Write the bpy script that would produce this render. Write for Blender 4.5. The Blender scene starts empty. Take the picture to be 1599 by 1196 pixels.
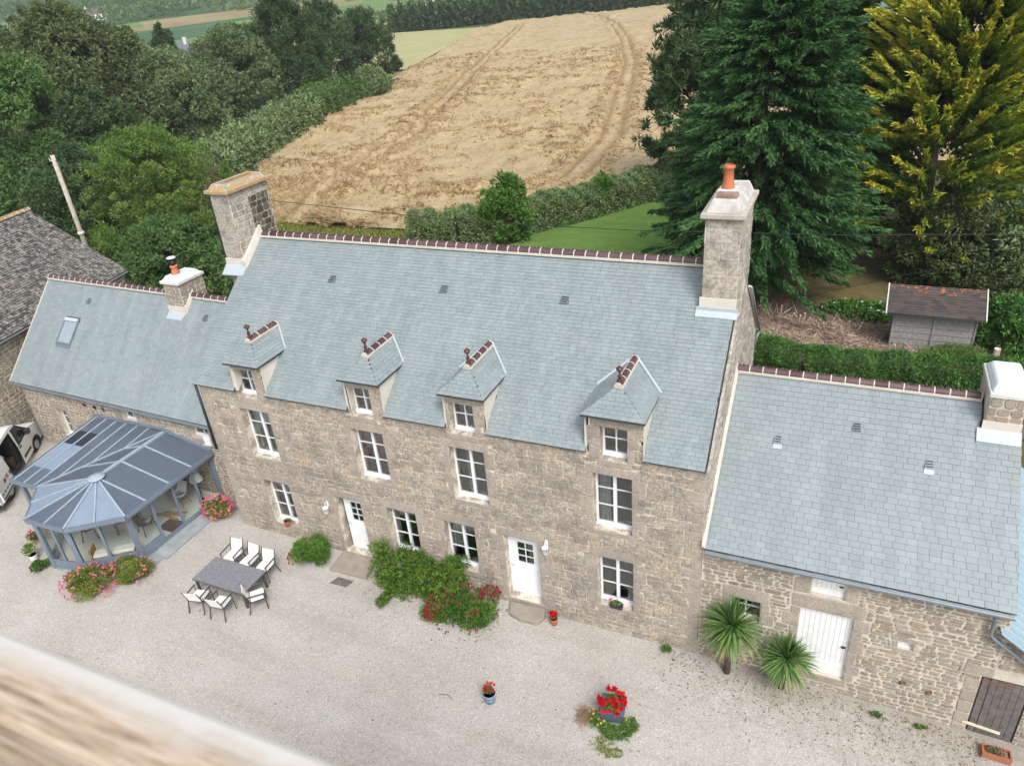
import bpy, math, random
import numpy as np
from mathutils import Vector, Matrix
RNG = random.Random(7)
NR = np.random.default_rng(11)
scn = bpy.context.scene
COL = scn.collection

# ------------------------------------------------------------------ camera, world, sun, exposure
CAM = np.array([18.3474, -14.6395, 16.2785]); YAW, PITCH, ROLL, FPX = -0.45543, 0.50456, -0.0930015, 1154.67
def cam_axes():
    cy, sy, cp, sp, cr, sr = math.cos(YAW), math.sin(YAW), math.cos(PITCH), math.sin(PITCH), math.cos(ROLL), math.sin(ROLL)
    f = np.array([sy*cp, cy*cp, -sp]); r = np.array([cy, -sy, 0.0]); u = np.cross(r, f)
    return cr*r+sr*u, -sr*r+cr*u, f
CR, CU, CF = cam_axes()
cd = bpy.data.cameras.new('camera'); cam = bpy.data.objects.new('camera', cd); COL.objects.link(cam)
cam.matrix_world = Matrix(((CR[0], CU[0], -CF[0], CAM[0]), (CR[1], CU[1], -CF[1], CAM[1]), (CR[2], CU[2], -CF[2], CAM[2]), (0, 0, 0, 1)))
cd.sensor_width = 36; cd.lens = FPX/1599*36; cd.clip_start = 0.05; cd.clip_end = 20000
cd.dof.use_dof = True; cd.dof.focus_distance = 24; cd.dof.aperture_fstop = 4.8
scn.camera = cam
SUN_EL, SUN_AZ = math.radians(50), math.radians(138)      # azimuth measured clockwise from +y
w = bpy.data.worlds.new('World'); scn.world = w; w.use_nodes = True
wn = w.node_tree.nodes; wl = w.node_tree.links
bg = wn['Background']; sky = wn.new('ShaderNodeTexSky'); sky.sky_type = 'NISHITA'; sky.sun_disc = False
sky.sun_elevation = SUN_EL; sky.sun_rotation = SUN_AZ; sky.altitude = 50; sky.air_density = 1.0; sky.dust_density = 4.0; sky.ozone_density = 1.0
hs = wn.new('ShaderNodeHueSaturation'); hs.inputs['Saturation'].default_value = 0.42
wl.new(sky.outputs[0], hs.inputs['Color']); wl.new(hs.outputs[0], bg.inputs['Color']); bg.inputs['Strength'].default_value = 0.145
sd = bpy.data.lights.new('sun', 'SUN'); sun = bpy.data.objects.new('sun', sd); COL.objects.link(sun)
sd.energy = 1.5; sd.angle = math.radians(20); sd.color = (1.0, 0.965, 0.92)
sdir = Vector((math.sin(SUN_AZ)*math.cos(SUN_EL), math.cos(SUN_AZ)*math.cos(SUN_EL), math.sin(SUN_EL)))
sun.rotation_euler = sdir.to_track_quat('Z', 'Y').to_euler()
vs = scn.view_settings; vs.view_transform = 'Standard'; vs.look = 'None'; vs.exposure = 0.62; vs.gamma = 1; vs.use_curve_mapping = False
scn.cycles.max_bounces = 6; scn.cycles.diffuse_bounces = 3; scn.cycles.glossy_bounces = 3; scn.cycles.transparent_max_bounces = 12
scn.cycles.caustics_reflective = False; scn.cycles.caustics_refractive = False
scn.cycles.use_adaptive_sampling = True; scn.cycles.adaptive_threshold = 0.02; scn.cycles.use_denoising = True

def px(p):                       # where a point shows, only used to pick which pieces are the largest in view
    d = np.asarray(p, float)-CAM; z = d@CF
    return 799.5+FPX*(d@CR)/z, 598-FPX*(d@CU)/z, z

# ------------------------------------------------------------------ materials
MATS = {}
def nodes(name):
    m = bpy.data.materials.new(name); m.use_nodes = True; MATS[name] = m
    return m, m.node_tree.nodes, m.node_tree.links, m.node_tree.nodes['Principled BSDF']
def ramp(n, stops, interp='LINEAR'):
    r = n.new('ShaderNodeValToRGB'); r.color_ramp.interpolation = interp
    while len(r.color_ramp.elements) < len(stops): r.color_ramp.elements.new(0.5)
    for e, (p, c) in zip(r.color_ramp.elements, stops): e.position = p; e.color = (*c, 1)
    return r
def noise(n, l, scale, detail=4, rough=0.6, coord='Object', vec=None, sc=None):
    t = n.new('ShaderNodeTexNoise'); t.inputs['Scale'].default_value = scale; t.inputs['Detail'].default_value = detail; t.inputs['Roughness'].default_value = rough
    if vec is None:
        g = n.new('ShaderNodeNewGeometry'); vec = g.outputs['Position']
    if sc:
        mp = n.new('ShaderNodeMapping'); mp.inputs['Scale'].default_value = sc; l.new(vec, mp.inputs['Vector']); vec = mp.outputs[0]
    l.new(vec, t.inputs['Vector']); return t
def mixc(n, l, fac, a, b, mode='MIX'):
    m = n.new('ShaderNodeMix'); m.data_type = 'RGBA'; m.blend_type = mode
    for s, v in ((0, fac), (6, a), (7, b)):
        if hasattr(v, 'links'): l.new(v, m.inputs[s])
        elif s == 0: m.inputs[0].default_value = v
        else: m.inputs[s].default_value = (*v, 1)
    return m.outputs[2]
def pick(n, l):                  # one random value per separate piece, whether it is an object or an island of a joined mesh
    oi = n.new('ShaderNodeObjectInfo'); g = n.new('ShaderNodeNewGeometry'); a = n.new('ShaderNodeMath'); a.operation = 'ADD'
    l.new(oi.outputs['Random'], a.inputs[0]); l.new(g.outputs['Random Per Island'], a.inputs[1])
    f = n.new('ShaderNodeMath'); f.operation = 'FRACT'; l.new(a.outputs[0], f.inputs[0]); return f.outputs[0]
def bump(n, l, h, strength, dist, P):
    b = n.new('ShaderNodeBump'); b.inputs['Strength'].default_value = strength; b.inputs['Distance'].default_value = dist
    l.new(h, b.inputs['Height']); l.new(b.outputs[0], P.inputs['Normal'])
def flat(name, c, rough=0.6, var=0.12, scale=6, metal=0.0, bmp=0.0, bs=60, spec=0.5):
    m, n, l, P = nodes(name)
    t = noise(n, l, scale, 5)
    r = ramp(n, [(0.3, tuple(x*(1-var) for x in c)), (0.7, tuple(min(1, x*(1+var)) for x in c))]); l.new(t.outputs[0], r.inputs[0])
    l.new(r.outputs[0], P.inputs['Base Color']); P.inputs['Roughness'].default_value = rough; P.inputs['Metallic'].default_value = metal
    P.inputs['Specular IOR Level'].default_value = spec
    if bmp:
        t2 = noise(n, l, bs, 3); bump(n, l, t2.outputs[0], bmp, 0.01, P)
    return m
def pieces_mat(name, stops, rough=0.8, blotch=(0.5, 0.48, 0.42), bfac=0.35, bscale=3.0, bmp=0.5, bs=45, spec=0.3, fine=0.25):
    m, n, l, P = nodes(name)
    r = ramp(n, stops); l.new(pick(n, l), r.inputs[0])
    t = noise(n, l, bs, 4); rr = ramp(n, [(0.3, (1-fine,)*3), (0.7, (1+fine,)*3)]); l.new(t.outputs[0], rr.inputs[0])
    c = mixc(n, l, 1.0, r.outputs[0], rr.outputs[0], 'MULTIPLY')
    t2 = noise(n, l, bscale, 6, 0.65); r2 = ramp(n, [(0.5, (0, 0, 0)), (0.68, (bfac,)*3)]); l.new(t2.outputs[0], r2.inputs[0])
    c = mixc(n, l, r2.outputs[0], c, blotch)
    t5 = noise(n, l, .55, 5, .7); r5 = ramp(n, [(.3, (.80,.80,.82)), (.5, (1,.985,.955)), (.7, (1.12,1.08,1.0))]); l.new(t5.outputs[0], r5.inputs[0]); c = mixc(n, l, 1.0, c, r5.outputs[0], 'MULTIPLY')
    l.new(c, P.inputs['Base Color']); P.inputs['Roughness'].default_value = rough; P.inputs['Specular IOR Level'].default_value = spec
    bump(n, l, t.outputs[0], bmp, 0.01, P); return m
S = lambda *a: [(i/(len(a)-1), c) for i, c in enumerate(a)]
M_ASH = pieces_mat('granite_ashlar', S((.28,.25,.205),(.35,.31,.26),(.31,.29,.25),(.37,.315,.26),(.42,.38,.32),(.30,.28,.24),(.36,.33,.28),(.40,.33,.26),(.33,.305,.265)), blotch=(.19,.18,.165), bfac=.75, bscale=1.3, bs=13, fine=.42, bmp=.9)
M_DRS = pieces_mat('dressed_granite', S((.33,.295,.255),(.36,.32,.275),(.385,.345,.30),(.34,.31,.275)), blotch=(.22,.21,.19), bfac=.55, bscale=2.6, bs=24, fine=.28)
M_RUB = pieces_mat('rubble_stone', S((.23,.20,.16),(.29,.255,.21),(.33,.27,.20),(.28,.26,.23),(.35,.31,.26),(.25,.225,.195),(.31,.285,.25)), blotch=(.36,.33,.28), bfac=.4, bscale=4, bs=26, fine=.38)
M_GRY = pieces_mat('weathered_grey_stone', S((.33,.31,.28),(.40,.37,.33),(.29,.27,.24),(.44,.41,.37)), blotch=(.15,.13,.11), bfac=.75, bscale=2.4, bs=14, fine=.4)
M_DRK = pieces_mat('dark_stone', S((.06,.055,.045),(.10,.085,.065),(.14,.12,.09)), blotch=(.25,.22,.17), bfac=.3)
M_MOR = flat('mortar', (.55,.50,.42), .95, .2, 3, bmp=.5, bs=70)
M_MOR2 = flat('pale_mortar', (.57,.535,.465), .95, .12, 3, bmp=.5, bs=70)
def patchy_mortar():
    m, n, l, P = nodes('facade_mortar'); t = noise(n, l, 2.2, 7, .8); r = ramp(n, [(.36, (.27,.24,.205)), (.47, (.36,.32,.27)), (.53, (.60,.545,.46)), (.66, (.68,.62,.54))]); l.new(t.outputs[0], r.inputs[0])
    l.new(r.outputs[0], P.inputs['Base Color']); P.inputs['Roughness'].default_value = .95; bump(n, l, t.outputs[0], .4, .02, P); return m
M_MORG = patchy_mortar()
M_REN = flat('cream_render', (.60,.57,.50), .9, .08, 1.5, bmp=.25, bs=90)
M_CAP = flat('white_cement_cap', (.60,.59,.57), .75, .14, 4, bmp=.3, bs=30); M_CAPS = flat('beige_cap_stone', (.42,.385,.335), .9, .2, 5, bmp=.5, bs=30)
def slate_mat(name, stops, rough=.42, blotch=(.36,.40,.38), bf=.22):
    m, n, l, P = nodes(name)
    r = ramp(n, stops); l.new(pick(n, l), r.inputs[0])
    t2 = noise(n, l, 0.9, 6, 0.6); r2 = ramp(n, [(0.42, (0, 0, 0)), (0.75, (bf,)*3)]); l.new(t2.outputs[0], r2.inputs[0])
    c = mixc(n, l, r2.outputs[0], r.outputs[0], blotch)
    t4 = noise(n, l, 1, 5, .65, sc=(2.6, .35, .35)); r4 = ramp(n, [(.3, (.80,.77,.765)), (.7, (.99,.945,.93))]); l.new(t4.outputs[0], r4.inputs[0]); c = mixc(n, l, 1.0, c, r4.outputs[0], 'MULTIPLY')
    t3 = noise(n, l, 40, 3); r3 = ramp(n, [(0.3, (.93,)*3), (0.7, (1.07,)*3)]); l.new(t3.outputs[0], r3.inputs[0])
    c = mixc(n, l, 1.0, c, r3.outputs[0], 'MULTIPLY')
    l.new(c, P.inputs['Base Color']); P.inputs['Roughness'].default_value = rough
    bump(n, l, t3.outputs[0], .25, .004, P); return m
M_SLA = slate_mat('blue_grey_slate', S((.23,.29,.305),(.25,.315,.33),(.265,.33,.345),(.24,.30,.315),(.28,.345,.36),(.255,.32,.335)))
M_SLB = slate_mat('pale_blue_slate', S((.25,.305,.325),(.262,.322,.342),(.272,.335,.357),(.255,.312,.332),(.288,.352,.372),(.266,.327,.348)))
M_DECK = flat('roof_underlay', (.05,.055,.06), .9)
def old_slate():
    m, n, l, P = nodes('lichened_old_slate')
    r = ramp(n, S((.03,.028,.027),(.07,.066,.062),(.11,.105,.10),(.045,.042,.04),(.17,.16,.15))); l.new(pick(n, l), r.inputs[0])
    t = noise(n, l, 4.2, 8, .85); r2 = ramp(n, [(.50, (0,)*3), (.55, (.8,)*3)]); l.new(t.outputs[0], r2.inputs[0])
    c = mixc(n, l, r2.outputs[0], r.outputs[0], (.36,.35,.31))
    t = noise(n, l, .8, 5, .7); r2 = ramp(n, [(.55, (0,)*3), (.75, (.5,)*3)]); l.new(t.outputs[0], r2.inputs[0])
    c = mixc(n, l, r2.outputs[0], c, (.22,.17,.12))
    l.new(c, P.inputs['Base Color']); P.inputs['Roughness'].default_value = .85; return m
M_OLD = old_slate()
def shed_felt():
    m, n, l, P = nodes('shed_roof_slate')
    r = ramp(n, S((.035,.033,.035),(.06,.05,.045),(.085,.06,.045),(.05,.05,.055))); l.new(pick(n, l), r.inputs[0])
    t = noise(n, l, 3.5, 8, .75); g = n.new('ShaderNodeNewGeometry'); s = n.new('ShaderNodeSeparateXYZ'); l.new(g.outputs['Position'], s.inputs[0])
    mr = n.new('ShaderNodeMapRange'); mr.inputs['From Min'].default_value = 2.65; mr.inputs['From Max'].default_value = 3.15; mr.inputs['To Min'].default_value = -.12; mr.inputs['To Max'].default_value = .1
    l.new(s.outputs['Z'], mr.inputs[0]); a = n.new('ShaderNodeMath'); a.operation = 'ADD'; l.new(t.outputs[0], a.inputs[0]); l.new(mr.outputs[0], a.inputs[1])
    r2 = ramp(n, [(.58, (0,)*3), (.63, (.9,)*3)]); l.new(a.outputs[0], r2.inputs[0])
    c = mixc(n, l, r2.outputs[0], r.outputs[0], (.42,.13,.03)); l.new(c, P.inputs['Base Color']); P.inputs['Roughness'].default_value = .8; return m
M_SHR = shed_felt()
M_TILE = pieces_mat('purple_ridge_tile', S((.085,.045,.05),(.10,.06,.065),(.12,.075,.085),(.07,.03,.032)), rough=.4, blotch=(.16,.12,.13), bfac=.3, bmp=.15, spec=.5, fine=.1)
M_RED = flat('glazed_brown_finial', (.085,.03,.025), .35)
M_TERRA = flat('orange_terracotta', (.48,.155,.07), .7, .12, 8)
M_ZINC = flat('zinc_sheet', (.55,.60,.64), .45, .08, 4, metal=.3)
M_ZINL = flat('bright_zinc_flashing', (.42,.48,.52), .5, .05, 4, metal=.1)
M_GUT = flat('grey_zinc_gutter', (.22,.26,.29), .45, .1, 6, metal=.4)
M_BLK = flat('black_metal', (.02,.02,.022), .5)
M_WHT = flat('white_paint', (.80,.82,.85), .4, .03, 3)
M_WHD = flat('white_door_paint', (.76,.77,.78), .55, .06, 5)
M_DARK = flat('hollow_shade_dark', (.035,.032,.03), .9)  # near-black colour stands in for shade inside rooms, gaps and openings
M_CUR = flat('grey_curtain', (.36,.36,.35), .9, .15, 10)
M_CUP = flat('plum_curtain', (.16,.045,.07), .9, .2, 10)
M_BLUE = flat('blue_grey_aluminium', (.16,.20,.255), .4, .06, 3)
M_BLUL = flat('pale_blue_grey_bar', (.32,.385,.45), .4, .06, 3)
def glass(name, tint=(1, 1, 1), alpha=.75, rough=.02):
    m = bpy.data.materials.new(name); m.use_nodes = True; n = m.node_tree.nodes; l = m.node_tree.links; n.clear()
    o = n.new('ShaderNodeOutputMaterial'); mx = n.new('ShaderNodeMixShader'); t = n.new('ShaderNodeBsdfTransparent'); g = n.new('ShaderNodeBsdfGlossy')
    t.inputs[0].default_value = (*tint, 1); g.inputs['Roughness'].default_value = rough
    f0 = n.new('ShaderNodeLayerWeight'); f0.inputs[0].default_value = .5; f = n.new('ShaderNodeMath'); f.operation = 'POWER'; f.inputs[1].default_value = 4; l.new(f0.outputs['Facing'], f.inputs[0]); a = n.new('ShaderNodeMath'); a.operation = 'MULTIPLY_ADD'; a.inputs[1].default_value = .85; a.inputs[2].default_value = 1-alpha
    l.new(f.outputs[0], a.inputs[0]); l.new(a.outputs[0], mx.inputs[0]); l.new(t.outputs[0], mx.inputs[1]); l.new(g.outputs[0], mx.inputs[2]); l.new(mx.outputs[0], o.inputs[0]); return m
M_GLS = glass('window_glass', (.8, .84, .84), .86)
M_CGL = glass('conservatory_glass', (.93, .95, .94), .94)
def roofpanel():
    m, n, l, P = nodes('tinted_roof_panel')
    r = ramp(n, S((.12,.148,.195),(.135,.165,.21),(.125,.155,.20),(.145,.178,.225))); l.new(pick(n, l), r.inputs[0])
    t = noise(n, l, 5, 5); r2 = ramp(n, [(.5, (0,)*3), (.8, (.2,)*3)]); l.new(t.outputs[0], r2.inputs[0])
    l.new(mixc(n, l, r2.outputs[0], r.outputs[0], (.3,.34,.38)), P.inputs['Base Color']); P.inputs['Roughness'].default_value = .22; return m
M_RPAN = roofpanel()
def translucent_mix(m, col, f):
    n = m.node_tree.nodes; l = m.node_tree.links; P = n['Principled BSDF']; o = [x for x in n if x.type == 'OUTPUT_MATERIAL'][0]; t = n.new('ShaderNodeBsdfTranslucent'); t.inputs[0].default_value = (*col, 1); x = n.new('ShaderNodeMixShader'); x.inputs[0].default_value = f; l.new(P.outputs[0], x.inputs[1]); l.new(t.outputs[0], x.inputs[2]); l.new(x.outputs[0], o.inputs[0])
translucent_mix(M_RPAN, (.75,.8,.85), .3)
M_RPL = flat('panel_painted_reflection', (.30,.38,.48), .3, .06, 3)  # paler panel copy: reflection on some facets put into the colour
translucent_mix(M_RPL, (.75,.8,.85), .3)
M_RPD = flat('panel_painted_shade', (.02,.025,.035), .3, .06, 3)  # darker panel copy: shading on the glass put into the colour
M_WOODG = flat('grey_weathered_wood', (.24,.235,.225), .85, .3, 9, bmp=.4, bs=30)
M_WOODD = flat('dark_weathered_wood', (.13,.12,.115), .9, .35, 8, bmp=.4, bs=30)
M_WOODB = flat('brown_wood', (.16,.07,.035), .5, .25, 9)
M_STEP = flat('step_granite', (.29,.255,.21), .9, .15, 4, bmp=.5, bs=60)
M_PAVE = flat('grey_paving', (.30,.33,.35), .85, .15, 3, bmp=.3, bs=60)
M_BARK = flat('bark', (.10,.075,.055), .95, .35, 5, bmp=.8, bs=14)
M_TWIG = flat('dead_twigs', (.27,.215,.18), .95, .3, 8)
M_CUT = flat('fresh_cut_wood', (.72,.63,.48), .9, .1)
M_SOIL = flat('bare_soil', (.12,.085,.055), .95, .3, 3)
M_POT = flat('blue_glazed_pot', (.19,.29,.42), .45, .25, 14)
M_CHF = flat('grey_chair_frame', (.075,.072,.07), .5)
M_SLING = flat('white_sling', (.80,.80,.77), .85, .05)
M_TABLE = flat('grey_slatted_top', (.20,.205,.225), .75, .25, 12, bmp=.2)
M_CUSH = flat('cream_cushion', (.72,.70,.63), .9)
M_RATT = flat('brown_rattan', (.12,.065,.04), .6, .3, 40)
M_FLOOR = flat('pale_tile_floor', (.74,.75,.70), .5, .05)
M_VAN = flat('white_van_paint', (.74,.76,.75), .3, .04, 2)
M_TYRE = flat('tyre_rubber', (.02,.02,.02), .8)
M_HUB = flat('wheel_metal', (.40,.41,.42), .4, metal=.5)
M_PLAS = flat('black_plastic', (.03,.03,.035), .5)
def railwood():
    m, n, l, P = nodes('sawn_rail_wood'); t = noise(n, l, 1, 5, .7, sc=(7, 110, 110)); r = ramp(n, [(.36, (.22,.16,.11)), (.5, (.40,.31,.225)), (.66, (.52,.44,.36))]); l.new(t.outputs[0], r.inputs[0])
    g = n.new('ShaderNodeNewGeometry'); q = n.new('ShaderNodeSeparateXYZ'); l.new(g.outputs['Position'], q.inputs[0]); w_ = noise(n, l, 7, 4, .7); a = n.new('ShaderNodeMath'); a.operation = 'MULTIPLY_ADD'; a.inputs[1].default_value = .06; l.new(w_.outputs[0], a.inputs[0]); l.new(q.outputs['Y'], a.inputs[2])
    mr = n.new('ShaderNodeMapRange'); mr.inputs['From Min'].default_value = -14.357; mr.inputs['From Max'].default_value = -14.325; l.new(a.outputs[0], mr.inputs[0])
    l.new(mixc(n, l, mr.outputs[0], r.outputs[0], (.50,.49,.465)), P.inputs['Base Color']); P.inputs['Roughness'].default_value = .85; return m
M_RAIL = railwood()
M_RUST = flat('rusty_iron', (.20,.10,.06), .9, .3, 20)
def leafmat(name, stops, trans=.25, rough=.6, spec=.25):
    m, n, l, P = nodes(name)
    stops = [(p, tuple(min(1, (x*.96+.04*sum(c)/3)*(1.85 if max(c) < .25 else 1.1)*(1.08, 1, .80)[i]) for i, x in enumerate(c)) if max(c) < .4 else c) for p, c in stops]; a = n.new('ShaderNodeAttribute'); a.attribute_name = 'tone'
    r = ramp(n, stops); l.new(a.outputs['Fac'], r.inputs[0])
    l.new(r.outputs[0], P.inputs['Base Color']); P.inputs['Roughness'].default_value = rough; P.inputs['Specular IOR Level'].default_value = spec
    t = n.new('ShaderNodeBsdfTranslucent'); l.new(r.outputs[0], t.inputs[0]); mx = n.new('ShaderNodeMixShader'); mx.inputs[0].default_value = trans
    o = [x for x in n if x.type == 'OUTPUT_MATERIAL'][0]; l.new(P.outputs[0], mx.inputs[1]); l.new(t.outputs[0], mx.inputs[2]); l.new(mx.outputs[0], o.inputs[0]); return m
L_CYP = leafmat('cypress_foliage', S((.013,.035,.016),(.022,.062,.025),(.036,.095,.034),(.060,.14,.048)), .2)
L_GOLD = leafmat('golden_foliage', S((.022,.055,.016),(.055,.115,.024),(.16,.235,.035),(.62,.58,.085)), .2)
L_PINE = leafmat('pine_foliage', S((.012,.028,.015),(.022,.048,.022),(.036,.070,.030),(.055,.09,.04)), .15)
L_OAK = leafmat('olive_green_foliage', S((.024,.050,.020),(.040,.085,.030),(.062,.12,.042),(.095,.16,.06)), .25)
L_OLV = leafmat('dull_brown_green_foliage', S((.026,.042,.020),(.046,.072,.032),(.070,.10,.045),(.10,.135,.06)), .2)
L_BIR = leafmat('grey_green_foliage', S((.030,.055,.030),(.055,.09,.045),(.09,.135,.07),(.13,.18,.10)), .25)
L_YEL = leafmat('yellow_green_foliage', S((.028,.058,.018),(.055,.108,.028),(.09,.155,.04),(.15,.205,.06)), .3)
L_HED = leafmat('grey_leaf_hedge', S((.035,.065,.03),(.065,.115,.05),(.12,.175,.09),(.22,.27,.16)), .2, .5, .4)
L_BRI = leafmat('bright_green_leaves', S((.022,.055,.014),(.04,.10,.02),(.07,.15,.03),(.13,.21,.05)), .3)
L_GER = leafmat('geranium_leaves', S((.05,.075,.02),(.085,.13,.03),(.13,.17,.045),(.20,.19,.08)), .3)
L_WIS = leafmat('wisteria_leaves', S((.022,.055,.014),(.045,.10,.02),(.085,.155,.028),(.21,.25,.05)), .3)
L_THU = leafmat('clipped_conifer_foliage', S((.016,.045,.014),(.028,.08,.02),(.045,.12,.027),(.075,.175,.035)), .2)
L_VAL = leafmat('valerian_foliage', S((.035,.07,.025),(.06,.12,.04),(.09,.165,.05),(.13,.20,.07)), .3)
L_YUC = leafmat('yucca_blades', S((.028,.07,.022),(.05,.11,.035),(.09,.17,.06),(.17,.18,.07),(.24,.17,.08)), .2, .4, .4)
L_PINK = leafmat('pink_petals', S((.60,.06,.18),(.75,.16,.24),(.80,.33,.33),(.62,.05,.35)), .3)
L_REDF = leafmat('red_petals', S((.45,.005,.012),(.65,.012,.02),(.80,.03,.03)), .3)
L_MARO = leafmat('maroon_petals', S((.16,.018,.03),(.28,.025,.05),(.36,.04,.08)), .3)
L_YELF = leafmat('yellow_petals', S((.80,.58,.05),(.85,.70,.15)), .3)
L_LILA = leafmat('lilac_petals', S((.40,.35,.62),(.55,.50,.75)), .3)
L_STR = leafmat('straw', S((.26,.18,.10),(.38,.28,.165),(.47,.37,.235),(.56,.46,.31)), .25, .8)
L_GRA = leafmat('grass_blades', S((.05,.08,.02),(.09,.14,.03),(.16,.19,.06),(.26,.23,.10)), .3, .8)
L_DRY = leafmat('dry_grass', S((.13,.095,.08),(.24,.185,.155),(.36,.29,.25)), .3, .8)
L_BRU = leafmat('grey_pink_brushwood', S((.09,.065,.055),(.20,.155,.14),(.36,.30,.27),(.55,.48,.43)), .1, .8)
L_DEB = leafmat('leaf_litter', S((.05,.035,.025),(.11,.08,.055),(.17,.13,.09),(.09,.10,.04)), .2, .8)

# ------------------------------------------------------------------ object helpers
def tag(o, label=None, cat=None, group=None, kind=None):
    if label: o['label'] = label
    if cat: o['category'] = cat
    if group: o['group'] = group
    if kind: o['kind'] = kind
    return o
def thing(name, loc, label, cat, group=None):
    o = bpy.data.objects.new(name, None); o.empty_display_size = .2; COL.objects.link(o); o.location = loc
    return tag(o, label, cat, group)
def origin(p):
    v = Vector((0, 0, 0))
    while p is not None: v = v+p.location; p = p.parent
    return v
class MB:
    def __init__(s): s.v = []; s.f = []; s.sm = []
    def poly(s, pts, smooth=False):
        i = len(s.v); s.v += [tuple(p) for p in pts]; s.f.append(tuple(range(i, i+len(pts)))); s.sm.append(smooth)
    def raw(s, v, f, smooth=False):
        i = len(s.v); s.v += [tuple(p) for p in v]; s.f += [tuple(i+k for k in q) for q in f]; s.sm += [smooth]*len(f); return s
    def hexa(s, b, t):
        return s.raw(list(b)+list(t), [(3,2,1,0),(4,5,6,7),(0,1,5,4),(1,2,6,5),(2,3,7,6),(3,0,4,7)])
    def box(s, x0, x1, y0, y1, z0, z1):
        return s.hexa([(x0,y0,z0),(x1,y0,z0),(x1,y1,z0),(x0,y1,z0)], [(x0,y0,z1),(x1,y0,z1),(x1,y1,z1),(x0,y1,z1)])
    def slab(s, pts, off):          # polygon thickened by a vector
        n = len(pts); a = [Vector(p) for p in pts]; b = [p+Vector(off) for p in a]
        return s.raw(a+b, [tuple(range(n))[::-1], tuple(range(n, 2*n))]+[(i, (i+1) % n, n+(i+1) % n, n+i) for i in range(n)])
    def bar(s, a, b, wd, h=None, up=(0, 0, 1)):
        a = Vector(a); b = Vector(b); h = wd if h is None else h; d = (b-a).normalized(); sd_ = d.cross(Vector(up))
        if sd_.length < 1e-3: sd_ = d.cross(Vector((1, 0, 0)))
        sd_.normalize(); u = sd_.cross(d); q = [(-1,-1),(1,-1),(1,1),(-1,1)]
        return s.hexa([a+sd_*(i*wd/2)+u*(j*h/2) for i, j in q], [b+sd_*(i*wd/2)+u*(j*h/2) for i, j in q])
    def tube(s, pts, rad, n=8, cap=True):
        pts = [Vector(p) for p in pts]; rs = rad if isinstance(rad, (list, tuple)) else [rad]*len(pts); i0 = len(s.v); pu = None
        for k, p in enumerate(pts):
            d = (pts[min(k+1, len(pts)-1)]-pts[max(k-1, 0)]).normalized()
            if pu is None: pu = d.orthogonal().normalized()
            pu = (pu-d*pu.dot(d)); pu = pu.normalized() if pu.length > 1e-6 else d.orthogonal().normalized()
            q = d.cross(pu)
            for j in range(n):
                a = 2*math.pi*j/n; s.v.append(tuple(p+(pu*math.cos(a)+q*math.sin(a))*rs[k]))
        for k in range(len(pts)-1):
            for j in range(n): s.f.append((i0+k*n+j, i0+k*n+(j+1) % n, i0+(k+1)*n+(j+1) % n, i0+(k+1)*n+j)); s.sm.append(True)
        if cap:
            s.f.append(tuple(i0+j for j in range(n))[::-1]); s.f.append(tuple(i0+(len(pts)-1)*n+j for j in range(n))); s.sm += [False, False]
        return s
    def lathe(s, prof, c, n=16, cap=True):
        return s.tube([(c[0], c[1], c[2]+z) for r, z in prof], [max(r, 1e-4) for r, z in prof], n, cap)
    def build(s, name, mat, parent=None, kind=None, centre=False, M=None, bevel=0):
        if name == 'wall':
            mp = {}; ix = []; nv = []
            for p in s.v:
                k_ = (round(p[0], 4), round(p[1], 4), round(p[2], 4))
                if k_ not in mp: mp[k_] = len(nv); nv.append(p)
                ix.append(mp[k_])
            s.v = nv; s.f = [tuple(ix[i] for i in f) for f in s.f]
        me = bpy.data.meshes.new(name); V = np.array(s.v, float)
        if M is not None: V = V@np.array(M.to_3x3()).T+np.array(M.translation)
        o = bpy.data.objects.new(name, me); po = np.array(origin(parent))
        loc = V.mean(0) if centre else po
        me.from_pydata((V-loc).tolist(), [], s.f); me.polygons.foreach_set('use_smooth', s.sm)
        me.materials.append(mat); COL.objects.link(o); o.parent = parent; o.location = loc-po
        if bevel:
            b = o.modifiers.new('bevel', 'BEVEL'); b.width = bevel; b.segments = 2; b.limit_method = 'ANGLE'
        if kind: o['kind'] = kind
        return o
def copy_tree(root, loc, rz=0, label=None):
    def cp(o, par):
        c = o.copy(); COL.objects.link(c); c.parent = par
        for ch in [x for x in bpy.data.objects if x.parent == o and x not in made]: made.add(cp(ch, c))
        return c
    made = set(); r = cp(root, None); r.location = loc; r.rotation_euler = (0, 0, rz)
    if label: r['label'] = label
    return r
def emit(pieces, name, mat, parent, limit=300, M=None):
    """pieces: (verts, faces); the ones that show largest become objects, the rest one joined part"""
    def area(p):
        v = np.array(p[0]); 
        if M is not None: v = v@np.array(M.to_3x3()).T+np.array(M.translation)
        q = [px(a) for a in v]; xs = [a[0] for a in q]; ys = [a[1] for a in q]
        if max(xs) < 0 or min(xs) > 1599 or max(ys) < 0 or min(ys) > 1196 or min(a[2] for a in q) < 0: return -1
        return (max(xs)-min(xs))*(max(ys)-min(ys))
    order = sorted(range(len(pieces)), key=lambda i: -area(pieces[i]))
    for i in order[:limit]:
        b = MB(); b.raw(*pieces[i]); b.build(name, mat, parent, centre=True, M=M)
    if len(order) > limit:
        b = MB()
        for i in order[limit:]: b.raw(*pieces[i])
        b.build(name+'work' if name == 'stone' else name+'_courses', mat, parent, kind='stuff', M=M)

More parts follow.
